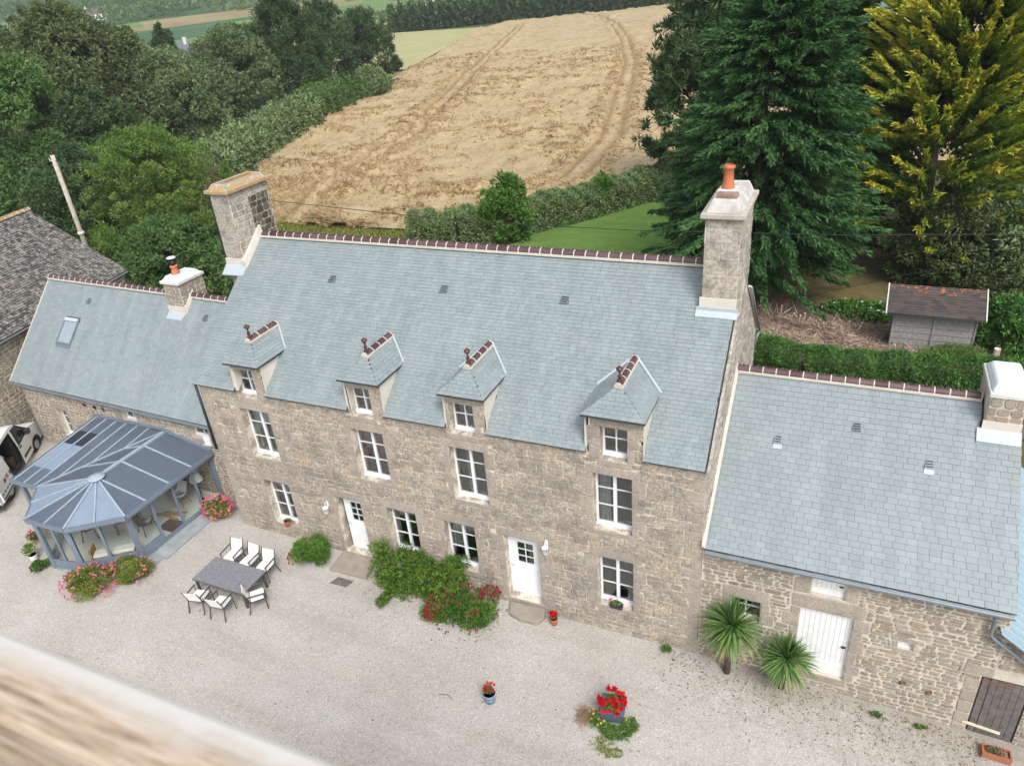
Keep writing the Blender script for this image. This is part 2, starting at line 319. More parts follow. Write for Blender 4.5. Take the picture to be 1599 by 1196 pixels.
def clip(poly, planes):            # convex clip, planes = (a,b,c) keep a*x+b*y<=c
    for a, b, c in planes:
        out = []
        for i in range(len(poly)):
            p, q = poly[i], poly[(i+1) % len(poly)]; dp = a*p[0]+b*p[1]-c; dq = a*q[0]+b*q[1]-c
            if dp <= 0: out.append(p)
            if (dp < 0 < dq) or (dq < 0 < dp): t = dp/(dp-dq); out.append((p[0]+(q[0]-p[0])*t, p[1]+(q[1]-p[1])*t))
        poly = out
        if len(poly) < 3: return []
    return poly
def planes_of(poly):               # poly counter-clockwise
    r = []
    for i in range(len(poly)):
        (x0, y0), (x1, y1) = poly[i], poly[(i+1) % len(poly)]; a, b = (y1-y0), -(x1-x0); r.append((a, b, a*x0+b*y0))
    return r
def area2(p): return .5*abs(sum(p[i][0]*p[(i+1) % len(p)][1]-p[(i+1) % len(p)][0]*p[i][1] for i in range(len(p))))

def slates(O, U, V, poly, wd, ex, excl=(), tail=.014, gap=.006, jit=.0):
    O = Vector(O); U = Vector(U).normalized(); V = Vector(V).normalized(); N = U.cross(V).normalized(); out = []
    pl = planes_of(poly); u0 = min(p[0] for p in poly); u1 = max(p[0] for p in poly); v1 = max(p[1] for p in poly); r = 0
    while r*ex < v1:
        va = r*ex; u = u0-wd*(.5 if r % 2 else 0)-RNG.uniform(0, .01)
        while u < u1:
            ww = wd*RNG.uniform(.94, 1.06); segs = [(u+gap/2, u+ww-gap/2)]
            for (e0, e1, ev0, ev1) in excl:
                if ev0 <= va+ex/2 <= ev1:
                    ns = []
                    for a, b in segs:
                        if b <= e0 or a >= e1: ns.append((a, b))
                        else:
                            if a < e0: ns.append((a, e0))
                            if b > e1: ns.append((e1, b))
                    segs = ns
            for a, b in segs:
                if b-a < .03: continue
                j = RNG.uniform(-jit, jit); vb = va+ex*1.03; c = [(a, va+j), (b, va+j+RNG.uniform(-jit, jit)), (b, vb), (a, vb)]
                c = clip(c, pl)
                if not c or area2(c) < .002: continue
                tl = tail*RNG.uniform(.8, 1.25)
                h = lambda q: .004+tl*(1-(q[1]-va)/ex*.85)
                n = len(c); top = [O+U*q[0]+V*q[1]+N*h(q) for q in c]; bot = [O+U*q[0]+V*q[1] for q in c]
                out.append((top+bot, [tuple(range(n))]+[(i, n+i, n+(i+1) % n, (i+1) % n) for i in range(n)]))
            u += ww
        r += 1
    return out

def cut_rects(r, holes):
    x0, x1, z0, z1 = r
    for (a, b, c, d) in holes:
        if x1 <= a or x0 >= b or z1 <= c or z0 >= d: continue
        cand = [(x0, min(x1, a), z0, z1), (max(x0, b), x1, z0, z1), (x0, x1, z0, min(z1, c)), (x0, x1, max(z0, d), z1)]
        cand = [q for q in cand if q[1]-q[0] > .05 and q[3]-q[2] > .04]
        if not cand: return None
        x0, x1, z0, z1 = max(cand, key=lambda q: (q[1]-q[0])*(q[3]-q[2]))
    return x0, x1, z0, z1
def stone_piece(r, O, U, W, N, depth, corner, jit, poly=None, gap=.012):
    x0, x1, z0, z1 = r; x0 += gap; x1 -= gap; z0 += gap*.8; z1 -= gap*.8
    if x1-x0 < .03 or z1-z0 < .025: return None
    c = corner*min(x1-x0, z1-z0); J = lambda: RNG.uniform(-jit, jit)
    pts = [(x0+c, z0), (x1-c, z0), (x1, z0+c), (x1, z1-c), (x1-c, z1), (x0+c, z1), (x0, z1-c), (x0, z0+c)]
    pts = [(a+J(), b+J()) for a, b in pts]
    if poly:
        pts = clip(pts, poly)
        if not pts or area2(pts) < .0015: return None
    n = len(pts); cx = sum(p[0] for p in pts)/n; cz = sum(p[1] for p in pts)/n; d = depth*RNG.uniform(.6, 1.3)
    P = lambda a, b, h: O+U*a+W*b+N*h
    v = [P(a, b, -.01) for a, b in pts]+[P(a, b, d*.55) for a, b in pts]+[P(cx+(a-cx)*.9, cz+(b-cz)*.84, d) for a, b in pts]
    f = []
    for k in (0, 1):
        for i in range(n): f.append((k*n+i, k*n+(i+1) % n, (k+1)*n+(i+1) % n, (k+1)*n+i))
    f.append(tuple(range(2*n, 3*n))); return v, f
def masonry(O, U, W, wd, ht, hr, wr, holes=(), depth=.022, corner=.15, jit=.008, poly=None, z0=0, wave=0.0, gap=.012, x0=0, split=.0):
    O = Vector(O); U = Vector(U).normalized(); W = Vector(W).normalized(); N = U.cross(W).normalized(); out = []; z = z0
    pl = planes_of(poly) if poly else None; ph = RNG.uniform(0, 6)
    while z < ht-.04:
        h = RNG.uniform(*hr)
        if ht-z-h < hr[0]*.6: h = ht-z
        x = x0-RNG.uniform(0, wr[0])
        while x < wd:
            w_ = RNG.uniform(*wr)*(1.0 if h > hr[0]*1.15 else .85)
            zz = z+wave*math.sin((x+z*3)*1.7+ph); parts = [(max(x, x0), min(x+w_, wd), zz, zz+h)]
            if RNG.random() < split and h > .11:
                k = RNG.uniform(.35, .65); a = parts[0]; parts = [(a[0], a[1], a[2], a[2]+h*k), (a[0], a[1], a[2]+h*k, a[3])]
            for r in parts:
                if r[1]-r[0] < .05: continue
                r = cut_rects(r, holes)
                if r is None: continue
                p = stone_piece(r, O, U, W, N, depth, corner*RNG.uniform(.6, 1.3), jit, pl, gap)
                if p: out.append(p)
            x += w_
        z += h
    return out
def surround(x0, x1, z0, z1, lint=.26, jamb=(.17, .34), sill=.17, sides=True):
    """dressed stones round an opening as rectangles"""
    r = [(x0-.16-RNG.uniform(0, .1), x1+.16+RNG.uniform(0, .1), z1, z1+lint)]
    if sill: r.append((x0-.1, x1+.1, z0-sill, z0))
    for s in (0, 1):
        z = z0; k = RNG.randint(0, 1)
        while z < z1-.08:
            h = RNG.uniform(.24, .46); h = z1-z if z1-z-h < .15 else h; w_ = jamb[k % 2]*RNG.uniform(.85, 1.15); k += 1
            r.append((x0-w_, x0, z, z+h) if s == 0 else (x1, x1+w_, z, z+h)); z += h
    return r
def wall_front(mb, O, U, W, T, wd, ht, openings, z0=0, depth=.28, x0=0, poly=None, bx=(), bz=()):
    """mortar face with real openings and reveals; T points into the wall"""
    O = Vector(O); U = Vector(U); W = Vector(W); T = Vector(T)
    xs = sorted({x0, wd, *bx, *[o[0] for o in openings], *[o[1] for o in openings]}); zs = sorted({z0, ht, *bz, *[o[2] for o in openings], *[o[3] for o in openings]})
    P = lambda a, b, d=0: O+U*a+W*b+T*d
    for i in range(len(xs)-1):
        for j in range(len(zs)-1):
            cx, cz = (xs[i]+xs[i+1])/2, (zs[j]+zs[j+1])/2
            if any(o[0] < cx < o[1] and o[2] < cz < o[3] for o in openings): continue
            q = [(xs[i], zs[j]), (xs[i+1], zs[j]), (xs[i+1], zs[j+1]), (xs[i], zs[j+1])]
            if poly: q = clip(q, planes_of(poly))
            if q: mb.poly([P(*p) for p in q])
    for a, b, c, d in openings:
        for p, q in (((a, c), (a, d)), ((a, d), (b, d)), ((b, d), (b, c)), ((b, c), (a, c))):
            mb.poly([P(*p), P(*q), P(*q, depth), P(*p, depth)])

# windows: frame of reference O,U,W,T
def window(parent, O, U, W, T, x0, x1, z0, z1, cols=2, rows=3, depth=.26, M=None, curtain=None, name='window', sill=True, fr=.055, mid=.09, mg=.45):
    O = Vector(O); U = Vector(U); W = Vector(W); T = Vector(T); P = lambda a, b, d: O+U*a+W*b+T*d
    def bx(mb, a, b, c, d, e, f): mb.hexa([P(a, c, e), P(b, c, e), P(b, c, f), P(a, c, f)], [P(a, d, e), P(b, d, e), P(b, d, f), P(a, d, f)])
    fm = MB(); d0, d1 = depth, depth+.06
    sh = .11 if sill else fr
    bx(fm, x0, x0+fr, z0, z1, d0, d1); bx(fm, x1-fr, x1, z0, z1, d0, d1); bx(fm, x0+fr, x1-fr, z1-fr, z1, d0, d1); bx(fm, x0+fr, x1-fr, z0, z0+sh, d0, d1)
    if sill: bx(fm, x0-.0, x1+.0, z0-.0, z0+.05, d0-.05, d0)
    xm = []
    ix0, ix1, iz0, iz1 = x0+fr, x1-fr, z0+sh, z1-fr
    if mid and cols == 2:
        bx(fm, (ix0+ix1)/2-mid/2, (ix0+ix1)/2+mid/2, iz0, iz1, d0-.015, d1); xm = [(ix0, (ix0+ix1)/2-mid/2), ((ix0+ix1)/2+mid/2, ix1)]
    else:
        xs = [ix0+(ix1-ix0)*i/cols for i in range(cols+1)]
        for x in xs[1:-1]: bx(fm, x-.014, x+.014, iz0, iz1, d0+.005, d1-.01)
        xm = [(xs[i]+(.014 if i else 0), xs[i+1]-(.014 if i < cols-1 else 0)) for i in range(cols)]
    zs = [iz0+(iz1-iz0)*i/rows for i in range(rows+1)]
    for z in zs[1:-1]:
        for a, b in xm: bx(fm, a, b, z-.012, z+.012, d0+.005, d1-.01)
    root = fm.build(name, M_WHT, parent, M=M)
    for a, b in xm:
        for j in range(rows):
            g = MB(); bx(g, a, b, zs[j]+(.012 if j else 0), zs[j+1]-(.012 if j < rows-1 else 0), d0+.025, d0+.033); g.build('pane', M_GLS, root, centre=True, M=M)
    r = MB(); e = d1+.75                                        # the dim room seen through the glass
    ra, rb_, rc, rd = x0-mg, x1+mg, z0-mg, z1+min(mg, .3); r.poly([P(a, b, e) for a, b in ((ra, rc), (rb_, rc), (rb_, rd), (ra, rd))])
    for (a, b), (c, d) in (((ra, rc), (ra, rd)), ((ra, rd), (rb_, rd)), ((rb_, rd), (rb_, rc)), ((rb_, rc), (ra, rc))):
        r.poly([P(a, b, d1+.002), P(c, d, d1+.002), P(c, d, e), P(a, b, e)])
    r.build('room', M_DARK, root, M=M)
    if curtain:
        kind, mat, f0, f1, zb = curtain
        c = MB(); n = 10
        for i in range(n):
            a = ix0+(ix1-ix0)*(f0+(f1-f0)*i/n); b = ix0+(ix1-ix0)*(f0+(f1-f0)*(i+1)/n); da = .02*math.sin(i*1.9); db = .02*math.sin((i+1)*1.9)
            c.poly([P(a, z0+(z1-z0)*zb, d1+.1+da), P(b, z0+(z1-z0)*zb, d1+.1+db), P(b, z1, d1+.1+db), P(a, z1, d1+.1+da)])
        c.build('curtain', mat, root, M=M)
    return root

# ------------------------------------------------------------------ foliage helpers (numpy)
def unit(n):
    v = NR.normal(size=(n, 3)); return v/np.linalg.norm(v, axis=1, keepdims=True)
def leafmesh(name, mat, parent, P, D, L, Wd, tone, kind=None, bend=0.0, M=None):
    n = len(P); D = D/np.maximum(np.linalg.norm(D, axis=1, keepdims=True), 1e-6)
    R = unit(n); S_ = np.cross(D, R); S_ /= np.maximum(np.linalg.norm(S_, axis=1, keepdims=True), 1e-6)
    L = np.broadcast_to(L, (n,))[:, None]; Wd = np.broadcast_to(Wd, (n,))[:, None]
    up = np.array([0, 0, 1.0])
    a = P-S_*Wd*.62; b = P+S_*Wd*.62; c = P+D*L-up*L*bend
    po = np.array(origin(parent)) if parent is not None else np.zeros(3)
    V = np.stack([a, b, c], 1).reshape(-1, 3)-po
    me = bpy.data.meshes.new(name); me.vertices.add(3*n); me.vertices.foreach_set('co', V.astype(np.float32).ravel())
    me.loops.add(3*n); me.loops.foreach_set('vertex_index', np.arange(3*n, dtype=np.int32))
    me.polygons.add(n); me.polygons.foreach_set('loop_start', np.arange(0, 3*n, 3, dtype=np.int32)); me.polygons.foreach_set('loop_total', np.full(n, 3, np.int32))
    me.update(calc_edges=True)
    at = me.attributes.new('tone', 'FLOAT', 'FACE'); at.data.foreach_set('value', np.clip(np.broadcast_to(tone, (n,)), 0, 1).astype(np.float32))
    me.materials.append(mat); o = bpy.data.objects.new(name, me); COL.objects.link(o); o.parent = parent
    if kind: o['kind'] = kind
    return o
def clumps(centres, radii, per, fill=.55, flat_=1.0, droop=.1, up=0.0):
    """leaves on and inside each clump; returns P,D,tone"""
    C = np.repeat(np.asarray(centres, float), per, 0); r = np.repeat(np.asarray(radii, float), per)[:, None]; n = len(C)
    d = unit(n); rad = fill+(1-fill)*NR.random((n, 1))**.6
    P = C+d*r*rad*np.array([1, 1, flat_]); D = d*.9+unit(n)*.8; D[:, 2] += up-droop
    t = np.repeat(NR.random(len(centres)), per)*.45+NR.random(n)*.5
    return P, D, t
def crown_centres(base, H, R, n, z0=.25, shape='round', rx=1.0, ry=1.0):
    z = NR.random(n); a = NR.random(n)*2*math.pi
    zz = z0+(1-z0)*z
    if shape == 'round': prof = np.sqrt(np.maximum(0, 1-((zz-z0)/(1-z0)*2-.85)**2/1.35))
    elif shape == 'dome': prof = np.sqrt(np.maximum(0.02, 1-((zz-z0)/(1-z0))**2.2))
    else: prof = (1-zz)**.7*1.1
    rr = R*prof*(.72+.3*NR.random(n)**.5)*np.where(NR.random(n) < .22, NR.random(n), 1)
    rr *= 1+.16*np.sin(a*3+base[0])+.1*np.sin(a*5+zz*7)
    return np.stack([base[0]+rr*np.cos(a)*rx, base[1]+rr*np.sin(a)*ry, base[2]+H*zz], 1)
def trunk(parent, base, H, r0, lean=(0, 0), limbs=5, R=3, mat=None, z0=.3):
    mb = MB(); b = Vector(base); top = b+Vector((lean[0], lean[1], H*.85))
    mb.tube([b-Vector((0, 0, .2)), b.lerp(top, .3)+Vector((.1, .05, 0)), b.lerp(top, .65), top], [r0*1.25, r0*.85, r0*.5, r0*.12], 9)
    for i in range(limbs):
        k = z0+.5*i/max(1, limbs); s = b.lerp(top, k); a = i*2.4+.5; e = s+Vector((math.cos(a)*R*.75, math.sin(a)*R*.75, H*.14))
        mb.tube([s, s.lerp(e, .5)+Vector((0, 0, .2)), e], [r0*.4, r0*.25, r0*.06], 6)
    return mb.build('trunk', mat or M_BARK, parent)
def broadleaf(name, label, cat, base, H, R, n, per, leaf, mat, z0=.2, shape='round', group=None, cr=None, rx=1, ry=1, limbs=5, r0=.25, up=.0, droop=.15, fill=.5, lw=.55):
    if base[1] > 20 and base[0] < -30: leaf *= .7; per = int(per*1.25)
    t = thing(name, base, label, cat, group); trunk(t, base, H*.9, r0, limbs=limbs, R=R)
    C = crown_centres(base, H*.93, R*.86, n, z0, shape, rx, ry); r = (cr or R*.24)*NR.uniform(.55, 1.4, n)
    P, D, tn = clumps(C, r, per, fill, .8, droop, up); n2 = int(n*1.1); C2 = crown_centres(base, H*1.0, R*1.04, n2, z0, shape, rx, ry)
    P2, D2, t2 = clumps(C2, (cr or R*.24)*NR.uniform(.25, .5, n2), max(20, per//5), .2, 1.0, droop, up+.3); P = np.concatenate([P, P2]); D = np.concatenate([D, D2]); tn = np.concatenate([tn, t2]); keep = P[:, 2] > base[2]+.05
    leafmesh('crown', mat, t, P[keep], D[keep], NR.uniform(.45, 1.45, keep.sum())*leaf, NR.uniform(.6, 1.2, keep.sum())*leaf*lw, tn[keep]); return t
def conifer(name, label, cat, base, H, R, nb, per, leaf, mat, tilt=-.1, prof=None, zb=.06, spray=.9, tipbright=.35, r0=.35, group=None, side=(0, 0), limbs=8, bend=.2, cone=.35):
    t = thing(name, base, label, cat, group); trunk(t, base, H, r0, limbs=limbs, R=R*.5, z0=.12)
    k = NR.random(nb)**.85; h = zb+(1-zb)*k; az = NR.random(nb)*2*math.pi
    Rm = R*(prof(h) if prof else (1-h)**.75)*NR.uniform(.72, 1.08, nb)+.25
    tl = tilt+NR.normal(size=nb)*.12+.35*(h**2)
    dr = np.stack([np.cos(az)*np.cos(tl), np.sin(az)*np.cos(tl), np.sin(tl)], 1)
    st = np.stack([np.full(nb, base[0])+side[0]*h, np.full(nb, base[1])+side[1]*h, base[2]+h*H*.97], 1)
    bt = NR.random(nb); P = []; D = []; T = []
    s = 1-(NR.random((nb, per))**1.6)*.62
    sag = -.10*s**2*Rm[:, None]*(1 if tilt < .2 else -.6)
    C = st[:, None]+dr[:, None]*(s*Rm[:, None])[..., None]; C[..., 2] += sag
    wob = NR.normal(size=(nb, per, 3))*np.array([.5, .5, .2])*spray*(1.15-s)[..., None]
    P = (C+wob).reshape(-1, 3)
    D = np.repeat(dr, per, 0)+NR.normal(size=(nb*per, 3))*cone; 
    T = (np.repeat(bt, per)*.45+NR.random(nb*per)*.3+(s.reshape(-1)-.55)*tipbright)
    keep = P[:, 2] > base[2]+.3
    leafmesh('crown', mat, t, P[keep], D[keep], NR.uniform(.7, 1.4, keep.sum())*leaf, NR.uniform(.7, 1.3, keep.sum())*leaf*.34, T[keep], bend=bend); return t
def hedge(name, label, pts, wd, ht, per_m, leaf, mat, round_=.25, group=None, cat='hedge', jit=.12, lw=.55, drop=None):
    """a hedge along a line: leaves over its top and sides, uneven, on a dark twiggy core"""
    t = thing(name, (*pts[0][:2], pts[0][2] if len(pts[0]) > 2 else 0), label, cat, group); A = np.array([(*p[:2], p[2] if len(p) > 2 else 0) for p in pts], float)
    core = MB(); PS = []; DS = []; TS = []
    for i in range(len(A)-1):
        a, b = A[i], A[i+1]; L = np.linalg.norm(b-a); d = (b-a)/L; s = np.array([-d[1], d[0], 0]); n = int(per_m*L)
        core.bar(Vector(a)+Vector((0, 0, ht*.38)), Vector(b)+Vector((0, 0, ht*.38)), wd*.5, ht*.7)
        u = NR.random(n)*L; q = NR.random(n); ang = (q-.5)*math.pi*1.25; ph = u*1.7+i
        hh = ht*(1+jit*np.sin(ph)+jit*.7*np.sin(ph*2.7+1)+jit*.5*NR.normal(size=n)*.5); ww = wd*(1+jit*.8*np.sin(ph*1.3+2))
        sx = np.sin(ang); cz = np.cos(ang); e = .45
        X = np.sign(sx)*np.abs(sx)**(e+round_)*ww/2; Z = np.where(np.abs(ang) < math.pi/2, hh*(.55+.45*np.abs(cz)**(e+round_)), hh*.55*NR.random(n))
        Z = np.where(NR.random(n) < .45, Z*NR.uniform(.1, 1, n), Z)
        P = a+d*u[:, None]+s*X[:, None]; P[:, 2] += Z; P += NR.normal(size=P.shape)*.05
        nrm = s*sx[:, None]+np.array([0, 0, 1.])*np.maximum(cz, .1)[:, None]
        PS.append(P); DS.append(nrm*.8+unit(n)*.8); TS.append(.35*(.5+.5*np.sin(ph*3.1+P[:, 2]*4))+.6*NR.random(n))
    core.build('stems', M_BARK, t)
    P = np.concatenate(PS); leafmesh('foliage', mat, t, P, np.concatenate(DS), NR.uniform(.7, 1.3, len(P))*leaf, NR.uniform(.7, 1.3, len(P))*leaf*lw, np.concatenate(TS)); return t
def vnoise(x, y, seed=0):
    xi = np.floor(x).astype(np.int64); yi = np.floor(y).astype(np.int64); fx = x-xi; fy = y-yi; fx = fx*fx*(3-2*fx); fy = fy*fy*(3-2*fy)
    def h(a, b):
        n = (a*374761393+b*668265263+seed*974711) & 0x7fffffff; n = ((n ^ (n >> 13))*1274126177) & 0x7fffffff; return ((n ^ (n >> 16)) & 0xffff)/65535.
    return (h(xi, yi)*(1-fx)+h(xi+1, yi)*fx)*(1-fy)+(h(xi, yi+1)*(1-fx)+h(xi+1, yi+1)*fx)*fy
def fbm(x, y, o=4, seed=0): return sum(vnoise(x*2**k, y*2**k, seed+k)*.5**k for k in range(o))/sum(.5**k for k in range(o))
def gridmesh(name, X, Y, Z, mat, kind='structure', tone=None, smooth=True):
    ny, nx = X.shape; V = np.stack([X, Y, Z], -1).reshape(-1, 3); i = np.arange(ny*nx).reshape(ny, nx)
    F = np.stack([i[:-1, :-1], i[:-1, 1:], i[1:, 1:], i[1:, :-1]], -1).reshape(-1, 4); n = len(F)
    me = bpy.data.meshes.new(name); me.vertices.add(len(V)); me.vertices.foreach_set('co', V.astype(np.float32).ravel())
    me.loops.add(4*n); me.loops.foreach_set('vertex_index', F.astype(np.int32).ravel()); me.polygons.add(n)
    me.polygons.foreach_set('loop_start', np.arange(0, 4*n, 4, dtype=np.int32)); me.polygons.foreach_set('loop_total', np.full(n, 4, np.int32)); me.polygons.foreach_set('use_smooth', np.full(n, smooth))
    me.update(calc_edges=True); me.materials.append(mat); o = bpy.data.objects.new(name, me); COL.objects.link(o); o['kind'] = kind; return o

# ------------------------------------------------------------------ ground heights
GX = [-60, -14, -11, -7, -4, 0, 3, 6, 12, 18, 23, 28, 60]; GZ = [.6, .32, .20, -.03, -.07, -.14, -.16, -.3, -.6, -.6, -.83, -1.1, -1.4]
def gz(x, y):
    x = np.asarray(x, float); y = np.asarray(y, float); g = np.interp(x, GX, GZ)
    k = np.clip((y-3)/6, 0, 1); r = np.hypot(x-18, y+14); far = .03*np.clip(r-360, 0, None)
    far = far+np.where(r > 800, 1, 0)*np.clip((r-800)/800, 0, 1)*18*(fbm(x/900+3, y/900, 3, 5)-.45)
    return g*(1-k)+far
def g0(x, y): return float(gz(x, y))

def mat_gravel():
    m, n, l, P = nodes('pale_gravel')
    g = n.new('ShaderNodeNewGeometry'); pos = g.outputs['Position']
    v = n.new('ShaderNodeTexVoronoi'); v.inputs['Scale'].default_value = 40; l.new(pos, v.inputs['Vector'])
    s = n.new('ShaderNodeSeparateColor'); l.new(v.outputs['Color'], s.inputs[0])
    r = ramp(n, [(0, (.31,.285,.255)), (.1, (.385,.37,.34)), (.6, (.435,.42,.388)), (.9, (.475,.46,.428)), (1, (.60,.585,.55))]); l.new(s.outputs[0], r.inputs[0])
    t = noise(n, l, .35, 5, .6, vec=pos); r1 = ramp(n, [(.3, (.90,.88,.855)), (.7, (1.06,1.06,1.07))]); l.new(t.outputs[0], r1.inputs[0])
    c = mixc(n, l, 1, r.outputs[0], r1.outputs[0], 'MULTIPLY')
    t = noise(n, l, 9, 6, .75, vec=pos); r1 = ramp(n, [(.28, (.62,.58,.53)), (.42, (1,)*3)]); l.new(t.outputs[0], r1.inputs[0]); c = mixc(n, l, .75, c, r1.outputs[0], 'MULTIPLY')
    t = noise(n, l, 1, 4, .6, vec=pos, sc=(.12, 1.1, 1)); r1 = ramp(n, [(.38, (.90,.885,.87)), (.5, (1,)*3), (.7, (1.04,)*3)]); l.new(t.outputs[0], r1.inputs[0]); c = mixc(n, l, .8, c, r1.outputs[0], 'MULTIPLY')
    # soil showing through and fallen matter along the foot of the barn, from the corner rightwards
    sp = n.new('ShaderNodeSeparateXYZ'); l.new(pos, sp.inputs[0])
    mx = n.new('ShaderNodeMapRange'); mx.inputs['From Min'].default_value = 14.5; mx.inputs['From Max'].default_value = 18.5; l.new(sp.outputs['X'], mx.inputs[0])
    my = n.new('ShaderNodeMapRange'); my.inputs['From Min'].default_value = -2.6; my.inputs['From Max'].default_value = -.1; l.new(sp.outputs['Y'], my.inputs[0])
    mm = n.new('ShaderNodeMath'); mm.operation = 'MULTIPLY'; l.new(mx.outputs[0], mm.inputs[0]); l.new(my.outputs[0], mm.inputs[1])
    t = noise(n, l, 2.3, 8, .75, vec=pos); a = n.new('ShaderNodeMath'); a.operation = 'MULTIPLY_ADD'; a.inputs[1].default_value = .32; l.new(mm.outputs[0], a.inputs[0]); l.new(t.outputs[0], a.inputs[2])
    r2 = ramp(n, [(.56, (0,)*3), (.9, (.6,)*3)]); l.new(a.outputs[0], r2.inputs[0]); c = mixc(n, l, r2.outputs[0], c, (.24,.205,.165))
    l.new(c, P.inputs['Base Color']); P.inputs['Roughness'].default_value = .95; P.inputs['Specular IOR Level'].default_value = .2
    bump(n, l, v.outputs['Distance'], .5, .02, P); return m
def mat_terrain():
    m, n, l, P = nodes('countryside')
    g = n.new('ShaderNodeNewGeometry'); pos = g.outputs['Position']
    t = noise(n, l, .25, 6, .7, vec=pos); near = ramp(n, [(.3, (.06,.075,.025)), (.5, (.11,.115,.045)), (.7, (.18,.15,.075))]); l.new(t.outputs[0], near.inputs[0])
    mp = n.new('ShaderNodeMapping'); mp.inputs['Rotation'].default_value = (0, 0, .45); mp.inputs['Scale'].default_value = (1/90, 1/170, 1/120); l.new(pos, mp.inputs['Vector'])
    v = n.new('ShaderNodeTexVoronoi'); v.distance = 'CHEBYCHEV'; v.inputs['Scale'].default_value = 1; v.inputs['Randomness'].default_value = .8; l.new(mp.outputs[0], v.inputs['Vector'])
    s = n.new('ShaderNodeSeparateColor'); l.new(v.outputs['Color'], s.inputs[0])
    far = ramp(n, [(0, (.06,.12,.04)), (.2, (.12,.20,.06)), (.4, (.07,.14,.07)), (.55, (.30,.25,.13)), (.7, (.16,.24,.09)), (.85, (.09,.17,.10)), (.95, (.38,.31,.18))], 'CONSTANT'); l.new(s.outputs[1], far.inputs[0])
    t2 = noise(n, l, .02, 5, .7, vec=pos); r3 = ramp(n, [(.3, (.75,)*3), (.7, (1.2,)*3)]); l.new(t2.outputs[0], r3.inputs[0]); fc = mixc(n, l, 1, far.outputs[0], r3.outputs[0], 'MULTIPLY')
    sp = n.new('ShaderNodeSeparateXYZ'); l.new(pos, sp.inputs[0]); mr = n.new('ShaderNodeMapRange'); mr.inputs['From Min'].default_value = 150; mr.inputs['From Max'].default_value = 200; l.new(sp.outputs['Y'], mr.inputs[0])
    l.new(mixc(n, l, mr.outputs[0], near.outputs[0], fc), P.inputs['Base Color']); P.inputs['Roughness'].default_value = 1; P.inputs['Specular IOR Level'].default_value = .1; return m
def mat_wheat():
    m, n, l, P = nodes('lodged_wheat')
    g = n.new('ShaderNodeNewGeometry'); pos = g.outputs['Position']
    t = noise(n, l, 1, 7, .72, vec=pos, sc=(.5, .22, 1)); r = ramp(n, [(.28, (.33,.255,.15)), (.42, (.415,.33,.205)), (.58, (.49,.395,.245)), (.78, (.54,.445,.285))]); l.new(t.outputs[0], r.inputs[0])
    t2 = noise(n, l, 1, 6, .8, vec=pos, sc=(3.5, 9, 5)); r2 = ramp(n, [(.3, (.74,.72,.68)), (.7, (1.18,1.18,1.16))]); l.new(t2.outputs[0], r2.inputs[0])
    c = mixc(n, l, 1, r.outputs[0], r2.outputs[0], 'MULTIPLY')
    a = n.new('ShaderNodeAttribute'); a.attribute_name = 'dent'; r3 = ramp(n, [(0, (1, 1, 1)), (1, (.62,.53,.42))]); l.new(a.outputs['Fac'], r3.inputs[0]); c = mixc(n, l, 1, c, r3.outputs[0], 'MULTIPLY')
    l.new(c, P.inputs['Base Color']); P.inputs['Roughness'].default_value = .9; P.inputs['Specular IOR Level'].default_value = .15
    bump(n, l, t2.outputs[0], .8, .12, P); return m
def mat_field(name, a, b, sc=(1, .15, 1), var=.2):
    m, n, l, P = nodes(name); g = n.new('ShaderNodeNewGeometry')
    t = noise(n, l, 1, 6, .7, vec=g.outputs['Position'], sc=sc); r = ramp(n, [(.3, a), (.7, b)]); l.new(t.outputs[0], r.inputs[0])
    t2 = noise(n, l, 6, 4, .8, vec=g.outputs['Position']); r2 = ramp(n, [(.3, (1-var,)*3), (.7, (1+var,)*3)]); l.new(t2.outputs[0], r2.inputs[0])
    l.new(mixc(n, l, 1, r.outputs[0], r2.outputs[0], 'MULTIPLY'), P.inputs['Base Color']); P.inputs['Roughness'].default_value = .95; P.inputs['Specular IOR Level'].default_value = .15
    bump(n, l, t2.outputs[0], .6, .08, P); return m

xs = np.unique(np.concatenate([np.arange(-40, 50, 1.0), np.array(GX, float), -40-np.geomspace(1, 6500, 70), 50+np.geomspace(1, 3500, 55)]))
ys = np.concatenate([np.arange(1.5, 40, 1.0), 40+np.geomspace(1, 6800, 110)])
X, Y = np.meshgrid(xs, ys); Z = gz(X, Y)-.02+np.where(Y > 12, .12*(fbm(X/6, Y/6, 3)-.5)*np.clip((Y-12)/10, 0, 1), 0)
gridmesh('countryside_ground', X, Y, Z, mat_terrain())
xs2 = np.unique(np.concatenate([np.array(GX, float), np.arange(-40, 45, .5)])); ys2 = np.arange(-60, 2.51, .5)
X, Y = np.meshgrid(xs2, ys2); ruts = .03*(fbm(X/1.5, Y/1.5, 3, 9)-.5)
gridmesh('gravel_courtyard', X, Y, gz(X, Y)+ruts*(Y < 0), mat_gravel())
def sheet(name, pts, z, mat, kind='structure'):
    b = MB(); b.poly([(x, y, z+g0(x, y)) for x, y in pts]); return b.build(name, mat, kind=kind)
sheet('garden_lawn', [(-3.5, 26), (14, 18), (19, 24), (17, 31), (9, 38.5), (3.2, 41.5), (-1, 34.5)], .07, mat_field('mown_grass', (.075,.17,.03), (.15,.22,.06), (.35, .7, 1), .2))
sheet('garden_soil', [(13, 18.2), (26, 18.6), (28, 22.6), (21.5, 22.2), (19, 23.2), (14.5, 23.6)], .08, mat_field('twiggy_soil', (.10,.07,.055), (.19,.14,.11), (2, 2, 1), .3))
sheet('worn_grass', [(14.5, 23.6), (19, 23.2), (23, 24), (25, 33), (16, 33)], .075, mat_field('worn_brown_grass', (.10,.10,.035), (.19,.14,.07), (.8, .8, 1), .25))
